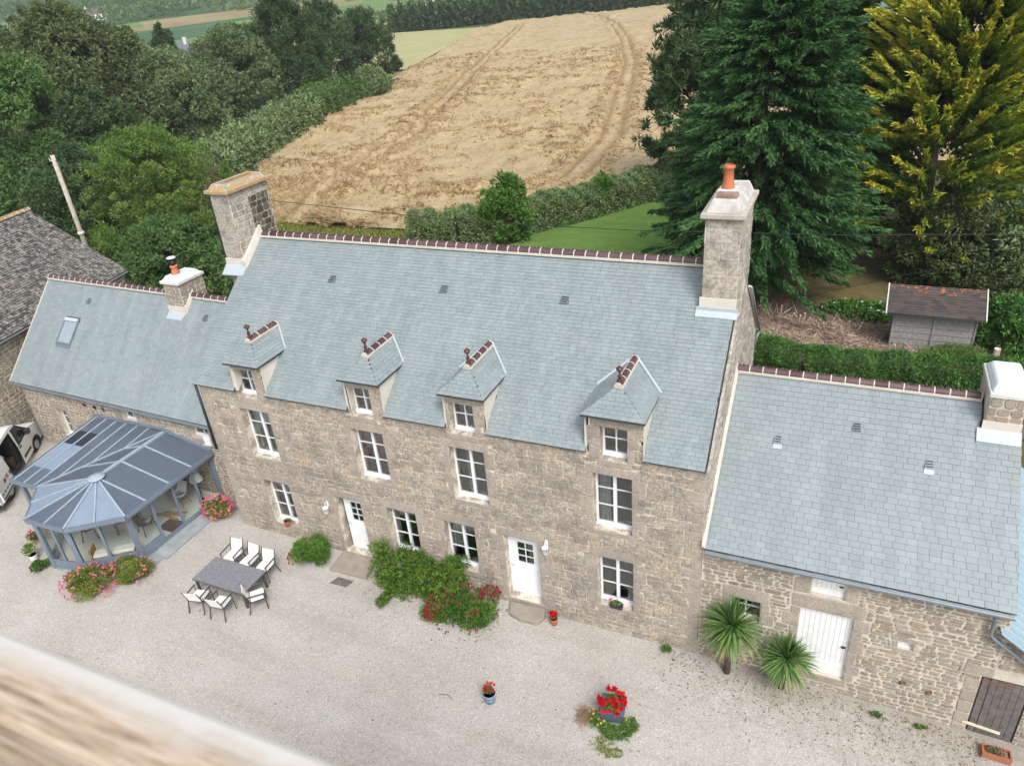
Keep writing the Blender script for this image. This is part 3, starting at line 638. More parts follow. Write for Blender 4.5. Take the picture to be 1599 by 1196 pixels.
sheet('soil_path', [(14, 12.5), (28, 12.8), (28, 16.6), (14, 16.3)], .08, MATS['twiggy_soil'])

# wheat field
def polydist(X, Y, pts):
    D = np.full(X.shape, 1e9); Sg = np.zeros(X.shape)
    for (x0, y0), (x1, y1) in zip(pts[:-1], pts[1:]):
        dx, dy = x1-x0, y1-y0; L2 = dx*dx+dy*dy; t = np.clip(((X-x0)*dx+(Y-y0)*dy)/L2, 0, 1); d = np.hypot(X-x0-t*dx, Y-y0-t*dy); D = np.minimum(D, d)
    return D
TR = [[(-22, 30), (-26.6, 40.6), (-30.9, 64.3), (-49.9, 117.9), (-93.5, 247.7)], [(-4, 45), (-5.8, 64.4), (-21.3, 127.7), (-36, 175), (-52.5, 222.3), (-70, 262), (-84, 285)], [(30, 50), (24, 90), (10, 140), (-12, 200)]]
vy = 31*np.exp(np.linspace(0, math.log(309/31), 420))
LX = lambda y: np.interp(y, [31, 34, 41, 54, 75, 98, 131, 245, 309], [-24, -27.2, -34, -45, -54, -61, -70, -108, -112])
RX = lambda y: np.interp(y, [31, 100, 170, 205, 250, 309], [45, 80, 75, 20, -18, -53])
ss = np.linspace(0, 1, 300)**1.25
Yg = np.repeat(vy[:, None], 300, 1); Xg = LX(vy)[:, None]+(RX(vy)-LX(vy))[:, None]*ss[None]
rightcut = np.interp(Xg, [-24, -9, -6, -1.5, 3, 10, 45], [28, 31.5, 34, 38.5, 44.5, 51, 60])
Yg = np.maximum(Yg, rightcut+(Yg-31)*.0); 
def crop(x, y):
    lo = fbm(x/9, y/6, 4, 3); cl = np.clip((fbm(x/2.6+.15*y, y/1.1, 3, 21)-.50)*7, 0, 1)*np.clip((lo-.43)*9, 0, 1); h = .24+.35*(lo-.5)+.42*cl*(.5+1.0*fbm(x/.7, y/.45, 2, 44))+.12*(fbm(x/1.2, y/.5, 3, 40)-.5)
    dn = .34*np.clip(cl*(fbm(x/.9, y/.45, 2, 8)-.28)*2.2, 0, 1)+.15*np.clip((fbm(x/.6+y, y/.3, 2, 77)-.55)*4, 0, 1)
    for p in TR:
        d = polydist(x, y, p); trk = np.exp(-((d-.95)/.34)**2); h = h-.42*trk+.30*np.exp(-((d-2.2)/.7)**2)*(.2+1.3*fbm(x, y/1.2, 2, 60)); dn = np.maximum(dn, trk*1.3)
    return np.maximum(h, .03), np.clip(dn, 0, 1), cl
Hh, dent, _ = crop(Xg, Yg)
wf = gridmesh('wheat_field', Xg, Yg, gz(Xg, Yg)+Hh, mat_wheat())
at = wf.data.attributes.new('dent', 'FLOAT', 'POINT'); at.data.foreach_set('value', np.clip(dent, 0, 1).astype(np.float32).ravel())
# standing straw tufts in the flattened crop
nt = 95000; yy = 31+(NR.random(nt)**1.7)*125; xx = LX(yy)+(np.minimum(RX(yy), 26)-LX(yy))*NR.random(nt)
_, _, c2 = crop(xx, yy)
edge = np.exp(-np.abs(xx-LX(yy))/1.5); dt = np.min([np.abs(polydist(xx, yy, p)-2.3) for p in TR], 0); prob = .07+.62*c2+.6*edge+.7*np.exp(-(dt/.9)**2)
ok = (NR.random(nt) < prob) & (np.min([np.abs(polydist(xx, yy, p)-.95) for p in TR], 0) > .55) & (yy > np.interp(xx, [-24, -9, -6, -1.5, 3, 10, 45], [29.5, 32, 34.5, 39.5, 46, 53, 62])); xx, yy, c2 = xx[ok], yy[ok], c2[ok]; k = 5; nn = len(xx)
P = np.stack([np.repeat(xx, k), np.repeat(yy, k), np.zeros(nn*k)], 1)+NR.normal(size=(nn*k, 3))*np.array([.14, .14, 0]); P[:, 2] = crop(P[:, 0], P[:, 1])[0]-.06
D = NR.normal(size=(nn*k, 3))*np.array([.7, .7, .15])+np.repeat(np.stack([.8*np.sin(yy*.3+xx*.2), .5*np.cos(xx*.25), .55+.5*c2], 1), k, 0)
leafmesh('straw_tufts', L_STR, None, P, D, NR.uniform(.3, .75, nn*k), NR.uniform(.045, .10, nn*k)*(1+P[:, 1]/90), np.repeat(NR.random(nn), k)*.5+NR.random(nn*k)*.5, kind='stuff', bend=.3)
# barley field, cabbage field, fields beyond
def strip_field(name, pts, mat, z=.35, n=40):
    a, b, c, d = [np.array(p, float) for p in pts]; s = np.linspace(0, 1, n)[None, :, None]; t = np.linspace(0, 1, n)[:, None, None]
    Q = (a*(1-s)+b*s)*(1-t)+(d*(1-s)+c*s)*t; X, Y = Q[..., 0], Q[..., 1]; Zz = gz(X, Y)+z+.1*(fbm(X/4, Y/4, 3)-.5); return gridmesh(name, X, Y, Zz, mat)
strip_field('barley_field', [(-70.5, 131), (-108.5, 246), (-150, 246), (-96, 120)], mat_field('ripening_barley', (.34,.33,.16), (.43,.40,.22), (.4, .08, 1), .12), .3, 60)
strip_field('cabbage_field', [(-14, 250), (70, 185), (90, 330), (-35, 380)], mat_field('blue_green_cabbages', (.08,.18,.15), (.15,.27,.22), (.05, .8, 1), .25))
strip_field('far_grass_field', [(-165, 300), (-120, 330), (-150, 420), (-230, 380)], mat_field('pale_green_field', (.16,.25,.08), (.24,.32,.13), (.3, .05, 1), .1))
strip_field('far_stubble_field', [(-150, 300), (-112, 325), (-140, 370), (-190, 350)], mat_field('pale_stubble', (.34,.29,.19), (.42,.36,.24), (.3, .05, 1), .1))
strip_field('far_cabbage_field', [(-118, 330), (-40, 390), (-70, 520), (-180, 470)], mat_field('striped_green_rows', (.12,.24,.09), (.20,.33,.14), (.25, .02, 1), .1))
strip_field('sheep_pasture', [(-640, 560), (-520, 640), (-640, 790), (-800, 690)], mat_field('light_pasture', (.17,.27,.09), (.22,.33,.12), (.02, .02, 1), .05), .6)
# hills on the skyline
a = np.linspace(-1.25, .9, 160); R = np.array([2600, 3000, 3500, 4200]); A, RR = np.meshgrid(a, R)
hh = 88+60*fbm(A*9+4, A*0+1, 4, 2); 
gridmesh('distant_hills', 18+RR*np.sin(A), -14+RR*np.cos(A), np.array([[40], [1], [1.15], [.9]])*np.vstack([np.ones_like(a)[None], hh[1:]]), mat_field('wooded_hill', (.05,.085,.05), (.09,.13,.07), (.004, .004, .004), .2))

# ------------------------------------------------------------------ shared roof and chimney builders
def ridge_tile_mesh(r, L):
    b = MB(); n = 8
    pts = [(r*math.cos(math.pi*i/n), r*1.05*math.sin(math.pi*i/n)) for i in range(n+1)]
    b.raw([(0, y, z) for y, z in pts]+[(L, y, z) for y, z in pts], [(i, i+1, n+2+i, n+1+i) for i in range(n)]+[tuple(range(n+1))[::-1], tuple(range(n+1, 2*n+2))], False)
    for i in range(3): b.box(L*(.1+.3*i), L*(.27+.3*i), -.018, .018, r*1.0, r*1.05+.035)
    return b
def ridge(parent, a, b, r=.115, L=.34, mat=None, bed=True, M=None):
    """half-round ridge tiles with pale mortar joints, laid from a to b"""
    a = Vector(a); b = Vector(b)
    if M is not None: a = M@a; b = M@b
    d = b-a; n = max(1, round(d.length/L)); L = d.length/n; d.normalize(); rz = math.atan2(d.y, d.x); po = Vector(origin(parent)); first = None
    jm = MB(); k = 8
    for i in range(n+1):
        p = a+d*(L*i); q = d.cross(Vector((0, 0, 1)))
        ring = [(math.cos(math.pi*j/k)*(r+.012), math.sin(math.pi*j/k)*(r*1.05+.014)) for j in range(k+1)]
        e0, e1 = p-d*.014, p+d*.014
        jm.raw([e0+q*c+Vector((0, 0, s)) for c, s in ring]+[e1+q*c+Vector((0, 0, s)) for c, s in ring], [(j, j+1, k+2+j, k+1+j) for j in range(k)]+[tuple(range(k+1))[::-1], tuple(range(k+1, 2*k+2))])
    if bed:
        jm.bar(a-Vector((0, 0, .03)), b-Vector((0, 0, .03)), r*2.75, .06)
    jm.build('ridge_mortar', M_MOR2, parent)
    for i in range(n):
        if first is None: first = ridge_tile_mesh(r, L-.02).build('ridge_tile', mat or M_TILE, None); o = first
        else: o = first.copy(); COL.objects.link(o)
        o.parent = parent; o.location = a+d*(L*i+.01)-po; o.rotation_euler = (0, -math.asin(d.z)+RNG.uniform(-.008, .008), rz)
def chimney(parent, x0, x1, y0, y1, zb, zt, front, side, M=None, cap=.1, crown=.3, slot=False, capmat=None, crownmat=None, pot=None, mort=None):
    b = MB(); b.box(x0, x1, y0, y1, zb, zt); c = b.build('chimney', mort or M_MOR2, parent, M=M)
    ps = masonry((x0, y0, 0), (1, 0, 0), (0, 0, 1), x1-x0, zt, *front[0:2], z0=zb, **front[2]); emit(ps, 'stone', front[3], c, 300, M)
    ps = masonry((x1, y0, 0), (0, 1, 0), (0, 0, 1), y1-y0, zt, *side[0:2], z0=zb, **side[2]); emit(ps, 'stone', side[3], c, 300, M)
    if len(side) > 4: emit(*side[4](x1, y0, zb), c, 300, M)
    b = MB(); b.box(x0-cap, x1+cap, y0-cap, y1+cap, zt, zt+.12); b.build('chimney_cap', capmat or M_CAP, c, M=M, bevel=.02)
    if crown:
        b = MB(); k = cap*.1; t = .16; z = zt+.12; q = lambda e, zz: [(x0+e, y0+e, zz), (x1-e, y0+e, zz), (x1-e, y1-e, zz), (x0+e, y1-e, zz)]
        if not slot: b.hexa(q(-k, z-.005), q(t*.75, z+crown)); b.build('cement_crown', crownmat or M_CAP, c, M=M, bevel=.03)
        else:
            A, B, Cc, Dd = q(-k, z-.005), q(t*.6, z+crown), q(t*1.35, z+crown-.01), q(t*1.35, z-.004)
            for P_, Q_ in ((A, B), (B, Cc), (Cc, Dd)):
                for i in range(4): b.poly([P_[i], P_[(i+1) % 4], Q_[(i+1) % 4], Q_[i]])
            b.build('cement_crown', crownmat or M_CAP, c, M=M); b = MB(); b.poly(q(t, z+.02)); b.build('flue_opening', M_DARK, c, M=M)
    if pot:
        px_, py_, z, r, h, collar = pot
        if collar: b = MB(); b.box(px_-r*1.7, px_+r*1.7, py_-r*1.8, py_+r*1.8, z-.15, z); b.build('pot_collar', M_CAP, c, M=M, bevel=.03)
        b = MB(); b.lathe([(r*1.25, 0), (r*1.15, .08), (r*.95, h*.35), (r*.9, h-.1), (r*1.12, h-.08), (r*1.15, h-.03), (r*.95, h)], (px_, py_, z), 18, False)
        b.lathe([(r*.85, h), (r*.8, h-.25), (.001, h-.25)], (px_, py_, z), 18, False); b.build('chimney_pot', M_TERRA, c, M=M)
    return c
def vent(parent, p, V, N, wd=.26, ln=.30, light=None, M=None, mat=None):
    p = Vector(p); V = Vector(V).normalized(); N = Vector(N).normalized(); U = V.cross(N)
    b = MB(); q = lambda u, v, n: p+U*u+V*v+N*n
    b.hexa([q(-wd/2, 0, .0), q(wd/2, 0, .0), q(wd/2, ln, .0), q(-wd/2, ln, .0)], [q(-wd/2, 0, .075), q(wd/2, 0, .075), q(wd/2*.8, ln, .03), q(-wd/2*.8, ln, .03)])
    o = b.build('roof_vent', mat or M_GUT, parent, M=M)
    for i in range(3): b = MB(); b.bar(q(-wd*.38, .05+.075*i, .078-.012*i), q(wd*.38, .05+.075*i, .078-.012*i), .02, .012, up=N); b.build('vent_slat', M_BLK, o, M=M)
    if light: b = MB(); b.hexa([q(-wd*.55, -light, .012), q(wd*.55, -light, .012), q(wd*.55, 0, .02), q(-wd*.55, 0, .02)], [q(-wd*.55, -light, .03), q(wd*.55, -light, .03), q(wd*.55, 0, .04), q(-wd*.55, 0, .04)]); b.build('vent_apron', M_ZINL, o, M=M)
def door(parent, O, T, x0, x1, z0, z1, depth=.26, planks=0, glazed=True, mat=None, name='front_door', gapl=0, gapr=0, gapt=0, bottom=.25):
    O = Vector(O); T = Vector(T); P = lambda a, b, d: O+Vector((a, 0, b))+T*d
    def bx(mb, a, b, c, d, e, f): mb.hexa([P(a, c, e), P(b, c, e), P(b, c, f), P(a, c, f)], [P(a, d, e), P(b, d, e), P(b, d, f), P(a, d, f)])
    mat = mat or M_WHT; a, b, c, d = x0+gapl, x1-gapr, z0+.01, z1-gapt; r = MB(); bx(r, x0, x1, z0, z1, depth+.075, depth+.09); back = None
    m = MB()
    if planks:
        bx(m, a, b, c, c+bottom, depth-.0, depth+.06); root = m.build(name, mat, parent); w_ = (b-a)/planks
        for i in range(planks): q = MB(); bx(q, a+w_*i+.003, a+w_*(i+1)-.003, c+bottom, d, depth+.015+RNG.uniform(0, .006), depth+.055); q.build('plank', mat, root, centre=True)
        q = MB(); bx(q, b-.16, b-.06, c+(d-c)*.48, c+(d-c)*.5, depth-.02, depth+.02); q.build('latch', M_BLK, root)
    else:
        gx0, gx1, gz0, gz1 = a+(b-a)*.28, b-(b-a)*.22, c+(d-c)*.53, c+(d-c)*.86
        for q in ((a, gx0, c, d), (gx1, b, c, d), (gx0, gx1, c, gz0), (gx0, gx1, gz1, d)): bx(m, *q, depth, depth+.06)
        bx(m, (gx0+gx1)/2-.012, (gx0+gx1)/2+.012, gz0, gz1, depth+.005, depth+.05)
        for i in (1, 2): z = gz0+(gz1-gz0)*i/3; bx(m, gx0, (gx0+gx1)/2-.012, z-.01, z+.01, depth+.006, depth+.05); bx(m, (gx0+gx1)/2+.012, gx1, z-.01, z+.01, depth+.006, depth+.05)
        root = m.build(name, mat, parent); w2 = (gx1-gx0)/2
        for i in range(2):
            for j in range(3): q = MB(); h = (gz1-gz0)/3; bx(q, gx0+w2*i+.012, gx0+w2*(i+1)-.012, gz0+h*j+.01, gz0+h*(j+1)-.01, depth+.02, depth+.03); q.build('pane', M_GLS, root, centre=True)
        q = MB(); e = .1
        for k, dd in ((0, .012), (.07, .022)): bx(q, a+.14+k, b-.14-k, c+.14+k, gz0-.16-k, depth-dd, depth)
        bx(q, a+.14, b-.14, gz0-.12, gz0-.08, depth-.014, depth); q.build('door_panel', mat, root, bevel=.006)
        q = MB(); q.tube([P(a+.06, c+(d-c)*.47, depth), P(a+.06, c+(d-c)*.47, depth-.05), P(a+.17, c+(d-c)*.47, depth-.05)], .011, 6); q.build('handle', M_HUB, root)
    r.build('door_gap_shade', M_DARK, root); return root  # dark sheet behind the leaf imitates the shadow in its gaps
def half_gutter(parent, a, b, r=.07, M=None, mat=None):
    g = MB(); a = Vector(a); b = Vector(b); d = (b-a).normalized(); q = d.cross(Vector((0, 0, 1))); n = 8
    o = [(math.cos(math.pi+math.pi*i/n), math.sin(math.pi+math.pi*i/n)) for i in range(n+1)]
    ro = [a+q*(c*r)+Vector((0, 0, s*r)) for c, s in o]; ri = [a+q*(c*(r-.008))+Vector((0, 0, s*(r-.008))) for c, s in o]; L = b-a
    g.raw(ro+[p+L for p in ro]+ri+[p+L for p in ri], [(i, i+1, n+2+i, n+1+i) for i in range(n)]+[(2*(n+1)+i, 3*(n+1)+i, 3*(n+1)+i+1, 2*(n+1)+i+1) for i in range(n)]+[(0, n+1, 3*n+3, 2*n+2), (n, 2*n+2+n, 3*n+3+n, 2*n+1)], True)
    g.bar(a+q*r, b+q*r, .022, .022); g.bar(a-q*r, b-q*r, .014, .014)
    return g.build('gutter', mat or M_GUT, parent, M=M)
X_, Y_, Z_ = Vector((1, 0, 0)), Vector((0, 1, 0)), Vector((0, 0, 1))

# ------------------------------------------------------------------ farmhouse
FH = thing('farmhouse', (8, 4, 0), 'long two-storey granite farmhouse with four dormers and two tall end chimneys', 'house')
XR = 16.08; MS = .799; EZ = 5.67; EY = -.15
kx = lambda x: .26*(18.35-x)/14.64
kz = lambda z: .26*(16.28-z)/14.64
def opn(x0, x1, z0, z1): return (x0-kx(x0), x1, z0-kz(z0), z1)
UW = [opn(a, b, 3.34, 4.94) for a, b in ((1.79, 2.64), (5.95, 6.85), (9.18, 10.11), (13.31, 14.26))]
LW = [opn(a, b, .65, 2.16) for a, b in ((1.91, 2.66), (6.66, 7.49), (8.62, 9.50), (13.37, 14.29))]
DW = [opn(a, b, 5.60, 6.39) for a, b in ((1.90, 2.42), (6.13, 6.67), (9.36, 9.94), (13.53, 14.15))]
DO = [opn(4.72, 5.47, .13, 2.13), opn(10.58, 11.51, 0, 2.13)]
DORM = [(2.24, .60, 6.66, 7.20), (6.48, .61, 6.70, 7.25), (9.71, .61, 6.74, 7.32), (13.83, .73, 6.78, 7.36)]
OPS = UW+LW+DW+DO
voids = []; e = 0
for xc, hw, ze, zr in DORM: voids.append((e, xc-hw, 5.62, 7.5)); e = xc+hw; voids.append((xc-hw, xc+hw, ze, 7.5))
voids.append((e, XR, 5.62, 7.5))
wm = MB(); wall_front(wm, (0, 0, 0), X_, Z_, Y_, XR, 6.80, [o for o in OPS], z0=-1.2, depth=.45, bz=(5.665,), bx=[q for xc, hw, _, _ in DORM for q in (xc-hw, xc+hw)])
# above the eaves only the dormer fronts remain
keepf = []
for f in wm.f:
    c = [sum(wm.v[i][k] for i in f)/len(f) for k in range(3)]
    if not (abs(c[1]) < 1e-6 and c[2] > 5.665 and not any(abs(c[0]-xc) < hw for xc, hw, _, _ in DORM)): keepf.append(f)
wm.f = keepf; wm.sm = [False]*len(keepf)
gab = [(0, -1.2), (8.4, -1.2), (8.4, 5.5), (4.23, 9.1), (0, 5.55)]
wm.poly([(XR, y, z) for y, z in gab]); wm.poly([(0, y, z) for y, z in gab][::-1]); wm.poly([(0, 8.4, -1.2), (0, 8.4, 5.5), (XR, 8.4, 5.5), (XR, 8.4, -1.2)])
WALL = wm.build('wall', M_MORG, FH)
srs = []
for i, o in enumerate(UW): srs += surround(*o, lint=.27, sill=.16)
for i, o in enumerate(LW): srs += surround(*o, lint=.3, sill=.18)
for o in DW: srs += surround(o[0], o[1], o[2], o[3], lint=.22, jamb=(.2, .34), sill=.2)
for o in DO: srs += surround(*o, lint=.3, jamb=(.2, .42), sill=.2)
for xx in (0, XR):
    z = -1.0; k = 0
    while z < 5.5:
        h = RNG.uniform(.28, .42); w_ = (.28, .46)[k % 2]; k += 1; srs.append((0, w_, z, min(z+h, 5.6)) if xx == 0 else (XR-w_, XR, z, min(z+h, 5.6))); z += h
for (xc, hw, ze, zr), o in zip(DORM, DW):
    srs = [((max(r[0], xc-hw) if r[2] > 5.2 and abs((r[0]+r[1])/2-xc) < hw+.3 else r[0]), (min(r[1], xc+hw) if r[2] > 5.2 and abs((r[0]+r[1])/2-xc) < hw+.3 else r[1]), r[2], (min(r[3], ze) if abs((r[0]+r[1])/2-xc) < hw+.3 else r[3])) for r in srs]
dress = [stone_piece(r, Vector((0, 0, 0)), X_, Z_, Vector((0, -1, 0)), .016, .04, .006, None, .009) for r in srs]; dress = [d for d in dress if d]
holes = OPS+srs+voids
ash = masonry((0, 0, 0), X_, Z_, XR, 5.62, (.125, .215), (.2, .48), holes, depth=.018, corner=.1, jit=.008, z0=-1.05, wave=.012, gap=.0115, split=.07)
for xc, hw, ze, zr in DORM: ash += masonry((0, 0, 0), X_, Z_, xc+hw, ze, (.15, .28), (.2, .45), holes, depth=.018, corner=.1, jit=.008, z0=5.62, gap=.009, x0=xc-hw)
emit(dress, 'dressed_stone', M_DRS, WALL, 300); emit(ash, 'stone', M_ASH, WALL, 300)
bump_out = masonry((XR, 0, 0), Y_, Z_, 8.4, 9.2, (.10, .17), (.15, .38), [(3.15, 5.35, 8.0, 12)], depth=.02, corner=.3, jit=.014, z0=2.8, poly=[(0, -1.2), (8.4, -1.2), (8.4, 5.45), (4.23, 9.0), (0, 5.5)], gap=.014, wave=.02)
GW = MB(); GW.poly([(XR+.004, y, z) for y, z in [(0, 2.6), (8.4, 2.6), (8.4, 5.48), (4.23, 9.08), (0, 5.53)]]); GWO = GW.build('gable_wall', M_MOR2, FH)
emit(bump_out, 'stone', M_GRY, GWO, 300)
cur = [(None), ('c', M_CUP, 0, 1, .38), ('c', M_CUR, .25, .46, 0), ('c', M_CUR, 0, .32, .0)]
for i, o in enumerate(UW): window(FH, (0, 0, 0), X_, Z_, Y_, *o, curtain=[('c', M_CUR, 0, 1, .03), cur[1], cur[2], cur[3]][i])
for i, o in enumerate(LW): window(FH, (0, 0, 0), X_, Z_, Y_, *o, curtain=[('c', M_CUR, 0, 1, .72), ('c', M_CUR, 0, 1, .74), ('c', M_CUR, 0, .5, .25), None][i])
for i, o in enumerate(DW): window(FH, (0, 0, 0), X_, Z_, Y_, *o, rows=2, mid=.03, fr=.05, mg=.04)
door(FH, (0, 0, 0), Y_, *DO[0], gapl=.1); door(FH, (0, 0, 0), Y_, *DO[1], gapr=.06, gapt=.05)
# roof
RU = Vector((0, 4.38, 3.5)); RL = RU.length; RV = RU.normalized(); RN = X_.cross(RV).normalized(); RO = Vector((-.1, EY, EZ))
excl = [(xc-hw+.1, xc+hw+.1, -.1, 1.50) for xc, hw, ze, zr in DORM]
dk = MB(); R3 = lambda u, v, n=0: RO+X_*u+RV*v+RN*n
cuts = [0]+[q for e_ in excl for q in e_[:2]]+[XR+.1]
for i in range(0, len(cuts), 2): dk.slab([R3(cuts[i], 0, 0), R3(cuts[i+1], 0, 0), R3(cuts[i+1], 1.5, 0), R3(cuts[i], 1.5, 0)], -RN*.07)
dk.slab([R3(0, 1.5), R3(XR+.1, 1.5), R3(XR+.1, RL), R3(0, RL)], -RN*.07)
dk.slab([(-.1, 4.23, 9.17), (XR, 4.23, 9.17), (XR, 8.6, 5.4), (-.1, 8.6, 5.4)], (0, 0, -.08))
ROOF = dk.build('roof', M_DECK, FH)
sl = slates(RO, X_, RV, [(0, 0), (XR+.08, 0), (XR+.08, RL-.03), (0, RL-.03)], .225, .112, excl+[(15.3, 17, 4.26, 7), (-1, .12, 4.36, 7)])
emit(sl, 'slate', M_SLA, ROOF, 300)
b = MB(); b.bar((XR+.06, EY-.02, EZ-.06), (XR+.06, 3.2, EZ-.06+3.35*MS), .07, .05); b.build('verge_fillet', M_GRY, ROOF); b = MB(); b.bar((XR+.06, 5.3, 8.2), (XR+.06, 8.5, 5.5), .08, .05); b.build('verge_fillet', M_MOR2, ROOF)
ridge(ROOF, (.22, 4.23, 9.19), (15.2, 4.23, 9.19))
half_gutter(FH, (XR+.05, 8.68, 5.35), (-.2, 8.68, 5.35), .07)
b = MB(); b.tube([(XR+.10, 5.4, 8.14), (XR+.10, 8.75, 5.26)], .035, 8); b.tube([(XR+.1, 8.75, 5.26), (XR+.02, 8.62, 5.0), (XR-.1, 8.6, 4.2)], .04, 8); b.build('rear_downpipe', M_GUT, FH)
for x in (3.71, 7.73, 11.52): vent(ROOF, Vector((x, 3.0, EZ+3.15*MS)), RV, RN, .25, .26)
for xc, hw, ze, zr in DORM:
    he = hw+.08; yb = lambda z: (z-EZ)/MS+EY; y0 = .50; y1 = yb(zr)
    EL, ER, R0, R1 = Vector((xc-he, -.2, ze)), Vector((xc+he, -.2, ze)), Vector((xc, y0, zr)), Vector((xc, y1, zr)); BL, BR = Vector((xc-he, yb(ze), ze)), Vector((xc+he, yb(ze), ze))
    d = MB(); dn = Vector((0, 0, -.035))
    d.raw([p+dn*0-Vector((0, 0, .012)) for p in (EL, ER, R0, R1, BL, BR)]+[p-Vector((0, 0, .06)) for p in (EL, ER, BL, BR)], [(0, 1, 2), (1, 5, 3, 2), (4, 0, 2, 3), (6, 7, 1, 0), (7, 9, 5, 1), (8, 6, 0, 4), (6, 8, 9, 7)])
    D = d.build('dormer', M_DECK, FH)
    fl = (R0-Vector((xc, -.2, ze))).length; sp = slates(EL, X_, (0, y0+.2, zr-ze), [(0, 0), (2*he, 0), (he, fl)], .2, .112)
    ls = math.hypot(he, zr-ze); Ly = yb(ze)+.2
    sp += slates(ER, Y_, (-he, 0, zr-ze), [(0, 0), (Ly, 0), (y1+.2, ls), (y0+.2, ls)], .2, .112)
    sp += slates(BL, -Y_, (he, 0, zr-ze), [(0, 0), (Ly, 0), (Ly-(y0+.2), ls), (Ly-(y1+.2), ls)], .2, .112)
    emit(sp, 'slate', M_SLA, D, 300)
    for x in (xc-hw, xc+hw):
        q = MB(); q.slab([(x, 0, 5.6), (x, 0, ze), (x, yb(ze)+.05, ze)], (-.06 if x > xc else .06, 0, 0)); q.build('cheek', M_REN, D)
    q = MB(); q.bar((xc+hw+.012, -.03, 5.62), (xc+hw+.012, .02, ze), .035, .04); q.bar((xc-hw-.012, -.03, 5.62), (xc-hw-.012, .02, ze), .05, .05); q.build('mortar_edge', M_MOR2, D)
    q = MB(); q.bar(R1+Vector((.05, -.02, .03)), BR+Vector((.03, .03, .05)), .055, .012, up=RN); q.bar(R1+Vector((-.05, -.02, .03)), BL+Vector((-.03, .03, .05)), .055, .012, up=RN); q.build('zinc_flashing', M_ZINL, D)
    ridge(D, R0+Vector((0, -.12, .0)), R1+Vector((0, -.08, .0)), r=.085, L=.38, mat=M_TILE)
    q = MB(); q.lathe([(.07, -.02), (.075, .03), (.035, .07), (.05, .12), (.055, .15), (.025, .2), (.022, .26), (.055, .29), (.085, .33), (.085, .37), (.05, .38), (.03, .42)], (xc, y0+.0, zr+.08), 12)
    q.build('finial', M_RED, D)
def lich(name, base=(.55, .53, .49)):
    m, n, l, P = nodes(name); t = noise(n, l, 6, 8, .7); r = ramp(n, [(.40, base), (.47, (.30,.28,.25)), (.53, (.46,.27,.07)), (.66, (.50,.33,.12)), (.72, base)]); l.new(t.outputs[0], r.inputs[0]); l.new(r.outputs[0], P.inputs['Base Color']); P.inputs['Roughness'].default_value = .9; bump(n, l, t.outputs[0], .8, .05, P); return m
M_LICH = lich('orange_lichened_cap', (.45,.43,.39))
rubs = dict(depth=.02, corner=.25, jit=.012, gap=.013)
C1 = chimney(FH, 15.22, 16.07, 3.2, 5.3, 7.6, 10.72, ((.34, .5), (.85, .95), dict(depth=.012, corner=.03, jit=.006, gap=.006), M_GRY), ((.11, .19), (.16, .42), dict(depth=.02, corner=.2, jit=.012, gap=.014), M_GRY), cap=.11, crown=.3, capmat=M_CAPS, crownmat=flat('patched_cement', (.50,.48,.45), .85, .3, 3, bmp=.4, bs=20), pot=(15.6, 3.95, 11.26, .13, .56, True))
C1['label'] = 'tall narrow grey stone chimney with an orange pot'
q = MB(); q.box(15.17, 16.09, 3.14, 3.2, 8.1, 8.66); q.build('render_skirt', M_REN, C1); q = MB(); q.hexa([(15.1, 2.97, 8.19), (16.15, 2.97, 8.19), (16.15, 3.14, 8.33), (15.1, 3.14, 8.33)], [(15.1, 2.97, 8.22), (16.15, 2.97, 8.22), (16.15, 3.14, 8.37), (15.1, 3.14, 8.37)]); q.box(15.1, 16.14, 3.1, 3.15, 8.3, 8.42); q.build('zinc_apron', M_ZINL, C1)
q = MB(); q.box(15.42, 15.9, 3.42, 3.72, 11.1, 11.24); q.build('broken_brick', flat('brown_brick', (.26,.18,.14), .9, .3, 6), C1, bevel=.02)
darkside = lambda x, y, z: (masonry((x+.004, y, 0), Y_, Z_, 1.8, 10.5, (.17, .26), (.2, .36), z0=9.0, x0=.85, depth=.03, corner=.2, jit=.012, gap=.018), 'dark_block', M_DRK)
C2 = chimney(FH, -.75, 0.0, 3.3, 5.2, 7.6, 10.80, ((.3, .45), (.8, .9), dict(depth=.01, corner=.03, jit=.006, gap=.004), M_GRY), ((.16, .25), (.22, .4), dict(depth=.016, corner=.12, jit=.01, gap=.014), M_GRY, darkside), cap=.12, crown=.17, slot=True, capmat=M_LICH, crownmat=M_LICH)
C2['label'] = 'broad stone chimney with an open lichened top'
q = MB(); q.hexa([(-.02, 3.2, 8.3), (.16, 3.2, 8.33), (.16, 4.3, 9.2), (-.02, 4.3, 9.2)], [(-.02, 3.2, 8.62), (.1, 3.2, 8.6), (.1, 4.3, 9.5), (-.02, 4.3, 9.5)]); q.box(-.78, .04, 3.24, 3.3, 8.1, 8.62); q.build('mortar_fillet', M_MOR2, C2)
q = MB(); q.bar((-.79, 3.33, 8.3), (-.79, 3.33, 10.7), .06, .08); q.build('flue_strip', M_BLK, C2); q = MB(); q.hexa([(-.8, 2.95, 8.12), (.12, 2.95, 8.15), (.12, 3.25, 8.38), (-.8, 3.25, 8.38)], [(-.8, 2.95, 8.16), (.12, 2.95, 8.18), (.12, 3.25, 8.42), (-.8, 3.25, 8.42)]); q.build('zinc_apron', M_ZINL, C2)
q = MB(); q.tube([(-.06, -.06, 5.6), (-.06, -.05, 3.1)], .045, 8); q.build('black_downpipe', M_BLK, FH)
